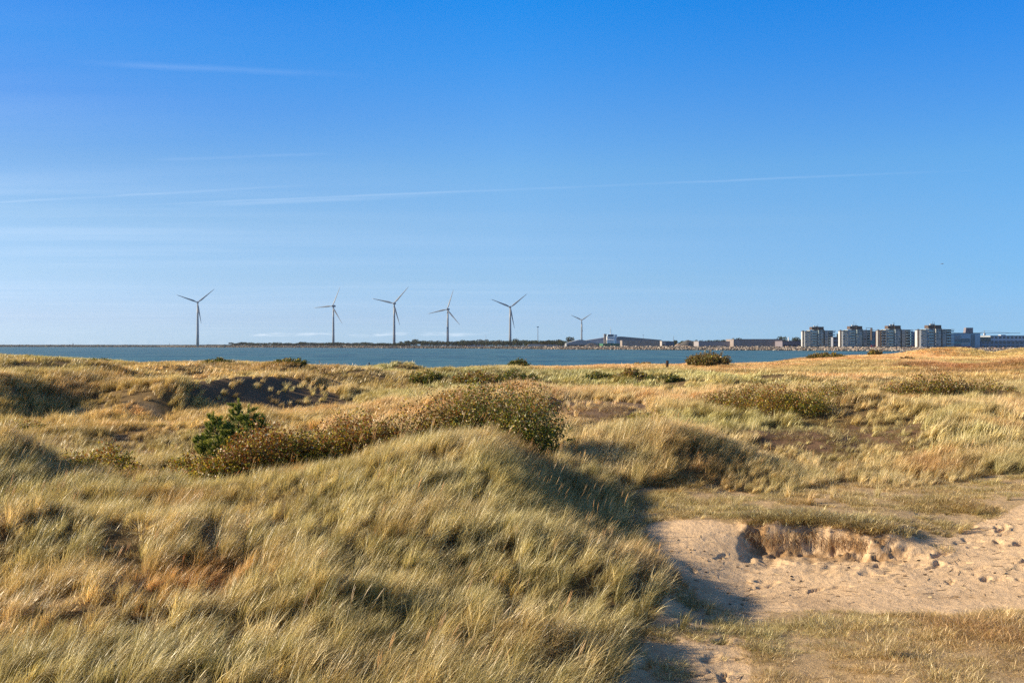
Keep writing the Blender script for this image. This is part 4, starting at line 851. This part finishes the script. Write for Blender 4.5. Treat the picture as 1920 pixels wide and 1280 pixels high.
# ------------------------------------------------------------------ harbour buildings
def box_at(px0, px1, top, bot, D0, dep): 
    return ((px0 - 960) / F * D0, (px1 - 960) / F * D0, zpy(top, D0), zpy(bot, D0) if bot is not None else 2.2)
C_ = {}
def mt(name, col, rough=.7, spec=.3, var=.1, scale=.5):
    if name not in C_: C_[name] = simple(name, col, rough, spec, var=var, scale=scale)
    return C_[name]
def glass(name, col):
    return mt(name, col, .12, .8, .15, .2)
def ribbed(name, col, pitch):
    m, t = mat_new(name); tc = t.n('ShaderNodeTexCoord'); sp = t.n('ShaderNodeSeparateXYZ', i_0=tc.outputs['Object'])
    wv = t.math('FRACT', t.math('DIVIDE', sp.outputs[0], pitch)); r_ = t.ramp(wv, [(0, tuple(c * .8 for c in col)), (.1, col), (.9, col), (1, tuple(min(1, c * 1.25) for c in col))])
    nz = t.n('ShaderNodeTexNoise', i_Scale=.25, i_Detail=4.0); t.link(tc.outputs['Object'], nz.inputs['Vector'])
    c = t.mix(1.0, r_, t.ramp(nz.outputs[0], [(.3, (.8, .8, .8)), (.7, (1.15, 1.12, 1.1))]), 'MULTIPLY')
    b = t.n('ShaderNodeBsdfPrincipled', i_Roughness=.6, i_Base_Color=c); o = t.n('ShaderNodeOutputMaterial'); t.link(b.outputs[0], o.inputs[0]); return m
def hall(px0, px1, eave, ridge, D0, dep, wall_m, roof_m, label, rib=None, name='warehouse', cat='warehouse', door=None, skew=.5):
    x0, x1, ze, zb = box_at(px0, px1, eave, None, D0, dep); root = empty(name, ((x0 + x1) / 2, D0, zb)); tag(root, label, cat); W_ = (x1 - x0) / 2; he = ze - zb; hr = zpy(ridge, D0) - zb
    mb = MB(); mb.box(-W_, W_, 0, dep, -1, he); 
    if rib:
        n_ = int(2 * W_ / rib)
        for k in range(n_ + 1):
            x = -W_ + k * 2 * W_ / max(1, n_); mb.box(x - .35, x + .35, -.35, -.003, 0, he - .02)
    mb.build('wall', wall_m, root)
    mb = MB()
    if ridge < eave - .05: mb.prism([(-W_ - .6, he), (W_ + .6, he), (W_ * (2 * skew - 1) + W_ * .1, hr), (W_ * (2 * skew - 1) - W_ * .1, hr)], -.6, dep + .6)
    else: mb.box(-W_ - .3, W_ + .3, -.3, dep + .3, he + .003, he + .6)
    mb.build('roof', roof_m, root)
    if door:
        for (f, w_, h_) in door:
            mb = MB(); mb.box(-W_ + f * 2 * W_ - w_ / 2, -W_ + f * 2 * W_ + w_ / 2, -.12, -.02, 0, h_); mb.build('door', mt('dark_opening', (.03, .035, .04)), root)
    return root
gr = (.33, .35, .37)
hall(1062, 1122, 643.5, 636.8, 1330, 60, mt('grey_wall', gr), mt('tent_roof', (.30, .33, .36)), 'grey low-gabled hall under the smallest turbine', door=[(.2, 14, 3.5), (.62, 20, 3.5)], skew=.45)
hall(1100, 1150, 638, 631.5, 1500, 60, mt('pale_wall', (.42, .47, .53)), mt('pale_roof', (.36, .39, .44)), 'pale blue-grey hall with sloping roof behind the ship', skew=.85)
hall(1152, 1240, 637.2, 630.8, 1420, 70, mt('pale_wall2', (.40, .43, .47)), mt('dark_roof', (.17, .195, .215)), 'long hall with a dark sloping roof right of the ship', skew=.12)
hall(1167, 1241, 639.0, 639.0, 1205, 25, ribbed('brown_ribs', (.34, .29, .25), 2.4), mt('brown_roof', (.30, .27, .24)), 'brown-grey corrugated warehouse beside the ship with pale upright ribs', rib=6.5)
hall(1241, 1248, 640.0, 640.0, 1162, 15, mt('gate_wall', (.42, .38, .35)), mt('gate_roof', (.4, .36, .33)), 'narrow pale gatehouse with an arched doorway at the end of the corrugated warehouse', door=[(.5, 2.2, 4.2)], name='gatehouse', cat='gatehouse')
hall(1248, 1264, 641.0, 641.0, 1180, 20, mt('slate_wall', (.15, .19, .24)), mt('slate_roof', (.12, .14, .17)), 'small dark blue-grey shed right of the gatehouse', door=[(.3, 3, 3), (.7, 3, 3)], name='shed', cat='shed')
hall(1310, 1376, 640.5, 640.5, 1110, 30, mt('shed_grey', (.30, .28, .29)), mt('shed_roof', (.27, .26, .27)), 'long low grey shed with one dark window band', name='shed', cat='shed', door=[(.5, 36, 2.2)])
hall(1376, 1467, 636.5, 636.5, 1090, 40, ribbed('warm_ribs', (.29, .25, .235), 1.7), mt('warm_roof', (.25, .22, .21)), 'tall windowless brown corrugated warehouse left of the white chimney', rib=9)
hall(1467, 1506, 640.0, 640.0, 1060, 30, mt('mauve_wall', (.20, .18, .21)), mt('mauve_roof', (.17, .15, .17)), 'low dark building with an open arcade beside the first apartment block', door=[(.12, 3.2, 3.6), (.35, 3.2, 3.6), (.58, 3.2, 3.6), (.81, 3.2, 3.6)], name='arcade_building', cat='building')
hall(990, 1062, 645.5, 644.5, 1400, 20, mt('white_shed', (.5, .47, .44)), mt('rust_roof', (.28, .22, .20)), 'low whitish shed on the quay below the dark trees', name='shed', cat='shed', skew=.2)
hall(862, 905, 640.5, 639.3, 2050, 40, mt('pale_wall3', (.45, .50, .55)), mt('pale_roof3', (.45, .5, .55)), 'pale flat hall among the trees right of the fourth turbine', name='shed', cat='shed')
# chimney, masts
def pole(px, top, D0, r, mat, name, label, cat, bot=2.2, arm=0):
    zt = zpy(top, D0); root = (px - 960) / F * D0; mb = MB(); mb.tube([(0, 0, 0), (0, 0, (zt - bot) * .6), (0, 0, zt - bot)], [r, r * .8, r * .6], 10)
    if arm: mb.box(-arm, arm, -.3, .3, zt - bot - .8, zt - bot + .3)
    o = mb.build(name, mat); o.location = (root, D0, bot); tag(o, label, cat)
pole(1478.5, 632, 1150, 1.0, mt('white_paint', (.75, .75, .74)), 'chimney', 'white chimney beside the low arcade building', 'chimney')
pole(1008.5, 612.5, 1500, .55, mt('mast_grey', (.18, .21, .25)), 'lamp_mast', 'tall lamp mast right of the fifth turbine', 'mast', arm=1.6)
pole(1263, 630, 1250, .32, mt('mast_grey', (.18, .21, .25)), 'mast', 'thin dark mast left of the tree-covered mound', 'mast')
pole(1503.5, 624, 1200, .38, mt('mast_grey', (.18, .21, .25)), 'mast', 'thin mast beside the first apartment block', 'mast', arm=1.0)
pole(1206, 628, 1700, .4, mt('mast_far', (.35, .42, .5)), 'mast', 'faint mast above the dark-roofed hall', 'mast', arm=.8)
pole(911, 627.5, 2600, .5, mt('mast_far', (.35, .42, .5)), 'mast', 'faint mast left of the fifth turbine', 'mast')
pole(137, 643.2, 2655, 1.3, mt('mast_grey', (.18, .21, .25)), 'beacon', 'tiny beacon on the breakwater at far left', 'beacon', bot=5.0)
pole(318, 643.0, 2500, .5, mt('mast_grey', (.18, .21, .25)), 'beacon', 'thin beacon pole on the breakwater left of the first turbine', 'beacon', bot=4.5)

# earth heaps
def heap(px, top, wpx, D0, col, label):
    h = zpy(top, D0) - 2.3; w_ = wpx * D0 / F / 2; V = []; n_ = 28; rr = 9
    for i in range(rr):
        f = i / (rr - 1)
        for k in range(n_):
            a = 2 * math.pi * k / n_; j = 1 + .18 * math.sin(3 * a + px) + random.uniform(-.06, .06); V.append((math.cos(a) * w_ * f * j, math.sin(a) * w_ * .8 * f * j, h * (1 - f ** 1.5) * (1 + random.uniform(-.06, .06)) - .3 * f))
    Fv = [(i * n_ + k, (i + 1) * n_ + k, (i + 1) * n_ + (k + 1) % n_, i * n_ + (k + 1) % n_) for i in range(rr - 1) for k in range(n_)]
    o = mesh_np('heap', V, Fv, mt(label[:12], col, .95, .1, .3, .4), smooth=True); o.location = ((px - 960) / F * D0, D0, 2.3); tag(o, label, 'heap')
heap(1272, 644.0, 22, 1150, (.42, .31, .23), 'pale gravel heap behind the sea wall right of the small shed')
heap(1290, 637.8, 58, 1210, (.12, .115, .11), 'dark scrub-covered earth heap behind the gravel heap')
heap(1108, 643.3, 40, 1270, (.09, .085, .09), 'low dark heap below the grey gabled hall')

# ship
M_ship = mt('ship_white', (.86, .88, .90), .4, .4, .05); M_blue = mt('ship_blue', (.55, .68, .80), .4, .4, .1)
def ship(px, D0):
    k = D0 / F; root = empty('ship', ((px - 960) / F * D0, D0, 0)); tag(root, 'white and pale blue ship with a mast rising behind the sea wall', 'ship')
    mb = MB(); hull = [(-10, 1.0), (-9.2, -1), (9.2, -1), (11, 1.0), (11, 7.5), (-10.5, 7.5)]; mb.prism(hull, 0, 70); mb.build('hull', mt('ship_hull', (.05, .16, .09)), root)
    mb = MB(); z = lambda py: zpy(py, D0)
    mb.box(-5.2, 5.2, 3, 18, 7.5, z(637)); mb.box(-4.6, 3.8, 4, 16, z(637), z(630.5)); mb.build('superstructure', M_ship, root)
    mb = MB(); mb.box(-3.9, 3.9, 3.4, 15, z(630.5) + .01, z(626.5)); br = mb.build('bridge', M_blue, root)
    mb = MB(); mb.box(-3.6, 3.6, 3.2, 3.39, z(629.3), z(627.4)); mb.build('window', mt('dark_opening', (.03, .035, .04)), br)
    for q in range(4):
        mb = MB(); zz = z(643.5) + q * 2.9; mb.box(-4.2, 3.0, 2.86, 2.99, zz, zz + 1.1); mb.build('window', mt('ship_glass', (.12, .2, .3), .2, .6), root)
    mb = MB(); mb.box(-8.6, -5.6, 5, 9, 7.5, z(627)); mb.box(-8.9, -5.3, 4.7, 9.3, z(627), z(625.8)); mb.build('exhaust_tower', mt('ship_brown', (.34, .27, .22)), root)
    mb = MB(); mb.box(4.3, 7.0, 4, 9, 7.5, z(632)); mb.box(4.9, 8.0, 4.2, 8, z(632), z(627)); mb.build('funnel', M_blue, root)
    mb = MB(); mb.tube([(0, 8, z(626.5)), (0, 8, z(620)), (0, 8, z(612.5))], [.95, .45, .15], 8); mb.box(-1.9, 1.9, 7.8, 8.2, z(621.5), z(621)); mb.box(-1.2, 1.2, 7.8, 8.2, z(618), z(617.6)); mb.build('mast', mt('ship_mast', (.45, .55, .65)), root)
ship(1146, 1275)

# apartment blocks
M_af = mt('render_white', (.52, .53, .53), .7, .3, .06); M_agr = mt('render_grey', (.40, .40, .37), .7, .3, .1); M_abr = mt('brown_brick', (.11, .08, .068), .85, .2, .2, 1.5); M_adk = mt('dark_cladding', (.07, .06, .06), .6, .3, .1)
M_win = glass('window_glass', (.04, .055, .075)); M_winb = glass('window_glass_blue', (.10, .19, .28)); M_rail = glass('balcony_glass', (.35, .50, .50)); M_slab = mt('balcony_slab', (.42, .41, .39), .8, .2, .1)
def copy_tree(o, parent=None):
    c = o.copy(); COL.objects.link(c); c.parent = parent
    for ch in o.children: copy_tree(ch, c)
    return c
def apartment(label):
    root = empty('apartment_block', (0, 0, 0)); tag(root, label, 'apartment block', 'apartment blocks on the waterfront'); z0 = 2.5; fh = 2.78
    def part(nm, mat, *boxes, par=root):
        mb = MB()
        for b_ in boxes: mb.box(*b_)
        return mb.build(nm, mat, par)
    W = part('wall', M_agr, (-9.0, -2.6, 1.2, 15, 0, z0 + 6 * fh)); part('wall', M_abr, (-2.597, -1.0, 2.4, 15.2, 0, z0 + 6 * fh + .5)); part('wall', M_agr, (-.997, 3.6, 0, 14, 0, z0 + 6 * fh))
    part('wall', M_adk, (3.603, 5.2, 2.6, 13, 0, z0 + 6 * fh + .8)); part('wall', M_agr, (5.203, 8.4, 1.0, 14.2, 0, z0 + 6 * fh - .2)); part('wall', M_abr, (8.403, 13.2, 2.2, 13.6, 0, z0 + 6 * fh - .8)); part('wall', M_af, (-13.8, -9.003, 2.0, 14.5, 0, z0 + 6 * fh - 1.2))
    part('penthouse', M_abr, (-6.8, -1.2, 2.0, 11, z0 + 6 * fh + .51, z0 + 6 * fh + 3.6)); part('penthouse', M_adk, (-1.197, 4.2, 1.2, 11, z0 + 6 * fh + .003, z0 + 6 * fh + 3.7))
    part('roof_edge', M_adk, (7.8, 15.6, 1.2, 13, z0 + 6 * fh - .797, z0 + 6 * fh - .35)); part('roof_edge', M_adk, (-14.2, -9.2, 1.0, 14, z0 + 6 * fh - 1.197, z0 + 6 * fh - .75))
    for f in range(6):
        z = z0 + f * fh; rr = random.Random(f)
        for (x, y, w_, mt_) in ((-8.0, 1.2, 1.5, M_winb), (-5.8, 1.2, 1.2, M_win), (-4.0, 1.2, 1.2, M_win), (-.2, 0, 1.3, M_win), (1.9, 0, 1.3, M_win), (5.7, 1.0, 1.8, M_winb), (9.2, 2.2, 1.3, M_win), (11.3, 2.2, 1.3, M_win), (-12.6, 2.0, 1.2, M_win)):
            mb = MB(); mb.box(x, x + w_, y - .10, y - .003, z + .7, z + 2.3); wn = mb.build('window', mt_, root)
        for (x0_, x1_, y0_, y1_, mr) in ((-13.0, -9.4, .4, 1.99, M_slab), (-7.2, -3.0, -.2, 1.09, M_rail), (8.6, 15.0, .6, 2.19, M_rail)):
            mb = MB(); mb.box(x0_, x1_, y0_, y1_, z - .02, z + .16); bl = mb.build('balcony', M_slab, root)
            mb = MB(); mb.box(x0_ + .02, x1_ - .02, y0_ - .06, y0_ - .003, z + .16, z + 1.12); mb.build('railing', mr, bl)
    # left fins catch the low sun
    part('fin', M_adk, (-15.0, -14.4, 3, 6, 0, z0 + 6 * fh)); part('stair_tower', M_af, (-14.397, -13.803, 3.2, 10, 0, z0 + 5.5 * fh))
    part('ground_floor', M_adk, (-9.1, 13.3, -.6, -.01, 0, 2.3))
    return root
A = apartment('first apartment block from the left with a brown penthouse, trees on its right side')
xs = [(1537, 1022, None), (1609, 985, 'second apartment block from the left, beside a small gap filled with trees'), (1681, 958, 'third apartment block from the left between two blue glass blocks'), (1757, 935, 'rightmost apartment block, next to the big blue glass hall')]
for i, (px, D0, lab) in enumerate(xs):
    o = A if i == 0 else copy_tree(A)
    if lab: o['label'] = lab
    o.location = ((px - 960) / F * D0, D0, 2.2); o.scale = (1.08, 1, .97)
    ra = random.Random(40 + i); alt = [mt('curtain', (.45, .43, .38)), M_winb, mt('grey_blind', (.30, .31, .32)), M_win, M_win]
    for ch in o.children:
        nm = ch.name.split('.')[0]
        if nm == 'window' and ra.random() < .55: ch.material_slots[0].link = 'OBJECT'; ch.material_slots[0].material = ra.choice(alt)
        if nm == 'wall' and ra.random() < .5: ch.material_slots[0].link = 'OBJECT'; ch.material_slots[0].material = ra.choice([M_agr, mt('blue_grey', (.30, .35, .38)), mt('pale_teal', (.33, .40, .40)), M_abr])
    for q in range(3):
        mb = MB(); bx_ = ra.uniform(-5, 2); mb.box(bx_, bx_ + ra.uniform(.6, 1.8), 3, 5, 22.95, 23.2 + ra.uniform(.2, 1.0)); mb.build('roof_plant', M_slab, o)
    mb = MB(); bx_ = ra.uniform(-4, 3); mb.tube([(bx_, 5, 22.9), (bx_, 5, 26 + ra.uniform(0, 2))], .12, 5); mb.build('antenna', M_adk, o)
def block(px0, px1, top, D0, dep, mat, label, name='building', wins=None, cat='building', wm=M_win, nfl=4, ncol=6, roof=None):
    x0, x1, zt, zb = box_at(px0, px1, top, None, D0, dep); root = empty(name, ((x0 + x1) / 2, D0, zb)); tag(root, label, cat); W_ = (x1 - x0) / 2; h = zt - zb
    mb = MB(); mb.box(-W_, W_, 0, dep, -1, h); mb.build('wall', mat, root); mb = MB(); mb.box(-W_ - .15, W_ + .15, -.15, dep + .1, h + .003, h + .35); mb.build('roof', roof or M_adk, root)
    for r_ in range(nfl):
        for c in range(ncol):
            x = -W_ + (c + .5) * 2 * W_ / ncol; z = (r_ + .35) * h / nfl; mb = MB(); mb.box(x - W_ / ncol * .62, x + W_ / ncol * .62, -.08, -.003, z, z + h / nfl * .5); mb.build('window', wm, root)
    return root
M_bg = glass('blue_glass', (.13, .28, .40)); M_bg2 = glass('pale_blue_glass', (.22, .38, .52)); M_bgd = glass('deep_blue_glass', (.04, .11, .17)); M_red = mt('red_panel', (.42, .05, .06)); M_turq = mt('turquoise_band', (.10, .50, .52))
def blue_block(px0, px1, top, D0, label, redf=True):
    b_ = block(px0, px1, top, D0, 20, M_bg, label, 'glass_building', wm=M_bg2, nfl=3, ncol=3, cat='glass building'); W_ = (px1 - px0) / 2 * D0 / F
    mb = MB(); mb.box(-W_, W_, -.3, -.1, 5.4, 6.2); mb.build('band', M_turq, b_)
    if redf: mb = MB(); mb.box(-W_, W_, -1.2, -.31, .2, 3.0); mb.build('ground_floor', M_red, b_)
    return b_
block(1562, 1585, 632, 1015, 14, mt('gap_wall', (.25, .27, .33)), 'low grey house between the first two apartment blocks', nfl=3, ncol=4)
blue_block(1633, 1656, 622, 985, 'narrow blue glass building between the second and third apartment block')
blue_block(1708, 1727, 622.5, 975, 'narrow blue glass building between the third and fourth apartment block')
fr = MB(); D0 = 975; x0 = (1624 - 960) / F * D0; x1 = (1636 - 960) / F * D0; mb = MB(); zt = zpy(614.3, D0); zl = zpy(622, D0)
mb.box(0, 6.2, 0, .3, zt - zl - .3, zt - zl); mb.box(5.5, 6.2, 0, 4, -8, zt - zl - .303); mb.box(0, .3, 0, .3, -1, zt - zl - .303); mb.build('roof_frame', M_adk); o = bpy.context.scene.objects[-1]
o = [q for q in COL.objects if q.name.startswith('roof_frame')][0]; o.location = (x0, D0, zl); tag(o, 'open steel frame standing on the roof behind the second apartment block', 'frame')
g = block(1780, 1838, 624.5, 1000, 30, M_bg, 'large blue glass hall with a turquoise band at the right of the apartments', 'glass_building', wm=M_bg2, nfl=1, ncol=1, cat='glass building')
for ch in list(g.children):
    if ch.name.startswith('window'): bpy.data.objects.remove(ch)
s_ = 1000 / F; W_ = 29 * s_
for (a, b_, z0_, z1_, mm, nm) in ((-W_, -W_ + 9 * s_, 4.5, 14, M_bg2, 'glass_panel'), (-W_ + 9.2 * s_, -W_ + 22 * s_, 0, 9, M_bgd, 'glass_panel'), (-W_ + 9.2 * s_, -W_ + 20 * s_, 9.01, 13, mt('grey_glass', (.22, .28, .33), .2, .6), 'glass_panel'), (-W_ + 22.2 * s_, -W_ + 38 * s_, 6, 10, M_bgd, 'glass_panel'), (-W_ + 22.2 * s_, -W_ + 40 * s_, 10.01, 14, M_bg2, 'glass_panel'), (-W_ + 48 * s_, -W_ + 57.5 * s_, 3, 14.2, M_bg2, 'glass_panel'), (-W_ + 40.5 * s_, -W_ + 47.6 * s_, 1, 14, M_bgd, 'glass_panel'),
                              (-W_ + 3 * s_, -W_ + 40 * s_, .1, 2.2, M_red, 'red_plinth'), (-W_ + 22 * s_, -W_ + 36 * s_, 4.6, 5.4, M_af, 'white_band')):
    mb = MB(); mb.box(a, b_, -.25 if nm == 'glass_panel' else -.5, -.003 if nm == 'glass_panel' else -.26, z0_, z1_); mb.build(nm, mm, g)
mb = MB(); mb.box(-W_ + 1 * s_, -W_ + 22 * s_, -.5, -.26, 5.4, 6.0); mb.build('turquoise_band', M_turq, g)
hh_ = zpy(624.5, 1000) - 2.2; mb = MB(); mb.prism([(-W_ + 33.5 * s_, hh_ + .36), (-W_ + 48 * s_, hh_ + .36), (-W_ + 48 * s_, hh_ + 5.6), (-W_ + 35 * s_, hh_ + 5.6)], 4, 9); mb.build('roof_tower', mt('tower_grey', (.22, .20, .22)), g)
block(1838, 1858, 632, 1010, 20, mt('ochre_wall', (.36, .31, .20)), 'small ochre building under the tower crane', nfl=2, ncol=4)
w1 = block(1857, 1990, 629.5, 1040, 30, mt('white_wall', (.55, .60, .66)), 'long white building with a row of small windows at the right edge', nfl=3, ncol=18)
mb = MB(); mb.box(-24, -19, 4, 10, 12.0, 14.2); mb.build('roof_box', mt('white_wall', (.5, .5, .5)), w1)
block(1840, 1935, 640, 1003, 18, mt('low_blue', (.22, .30, .38)), 'low blue-grey building in front of the long white one', nfl=2, ncol=12)
# crane
def crane(px, D0):
    root = empty('tower_crane', ((px - 960) / F * D0, D0, 2.2)); tag(root, 'thin tower crane with a long jib above the ochre building', 'crane'); mm = mt('crane_steel', (.25, .27, .25)); H_ = zpy(624.8, D0) - 2.2
    mb = MB(); mb.tube([(0, 0, 0), (0, 0, H_ + 3)], .35, 4); mb.build('tower', mm, root); mb = MB(); mb.box(-6, 40, -.2, .2, H_, H_ + .45); mb.build('jib', mm, root)
    mb = MB(); mb.box(-.9, .9, -.9, .9, H_ - 2, H_ - .01); mb.build('cab', mt('white_paint', (.75, .75, .74)), root); mb = MB(); mb.tube([(0, 0, H_ + 3), (28, 0, H_ + .45)], .1, 4); mb.tube([(0, 0, H_ + 3), (-5.5, 0, H_ + .45)], .1, 4); mb.build('cable', mm, root)
crane(1846, 1120)

# sea air
m, t = mat_new('sea_air'); pv = t.n('ShaderNodeVolumePrincipled', i_Color=(.80, .88, 1.0, 1), i_Density=HAZE, i_Anisotropy=.2); o = t.n('ShaderNodeOutputMaterial'); t.link(pv.outputs[0], o.inputs['Volume'])
mb = MB(); mb.box(-4000, 4000, -60, 3800, -4.5, 150); hz = mb.build('haze', m); tag(hz, 'thin pale sea air over the water', 'haze', kind='stuff')

# gull
root = empty('gull', ((1767 - 960) / F * 150, 150, zpy(494.5, 150))); tag(root, 'tiny dark bird gliding high above the apartment blocks', 'bird')
mb = MB(); mb.tube([(-.16, .12, -.02), (-.08, .06, 0), (.0, 0, .01), (.10, -.08, 0), (.17, -.13, 0)], [.01, .035, .05, .035, .008], 8); bd = mb.build('body', mt('gull_grey', (.12, .13, .15)), root, True)
mb = MB(); mb.add([(0, .05, .02), (-.2, .03, .0), (-.42, -.02, -.12), (-.40, -.06, -.12), (-.2, -.07, .0), (0, -.07, .02), (.2, -.07, .10), (.42, -.06, .14), (.42, -.02, .14), (.2, .04, .10)], [(0, 1, 4, 5), (1, 2, 3, 4), (0, 5, 6, 9), (9, 6, 7, 8)]); mb.build('wings', mt('gull_grey', (.12, .13, .15)), root)
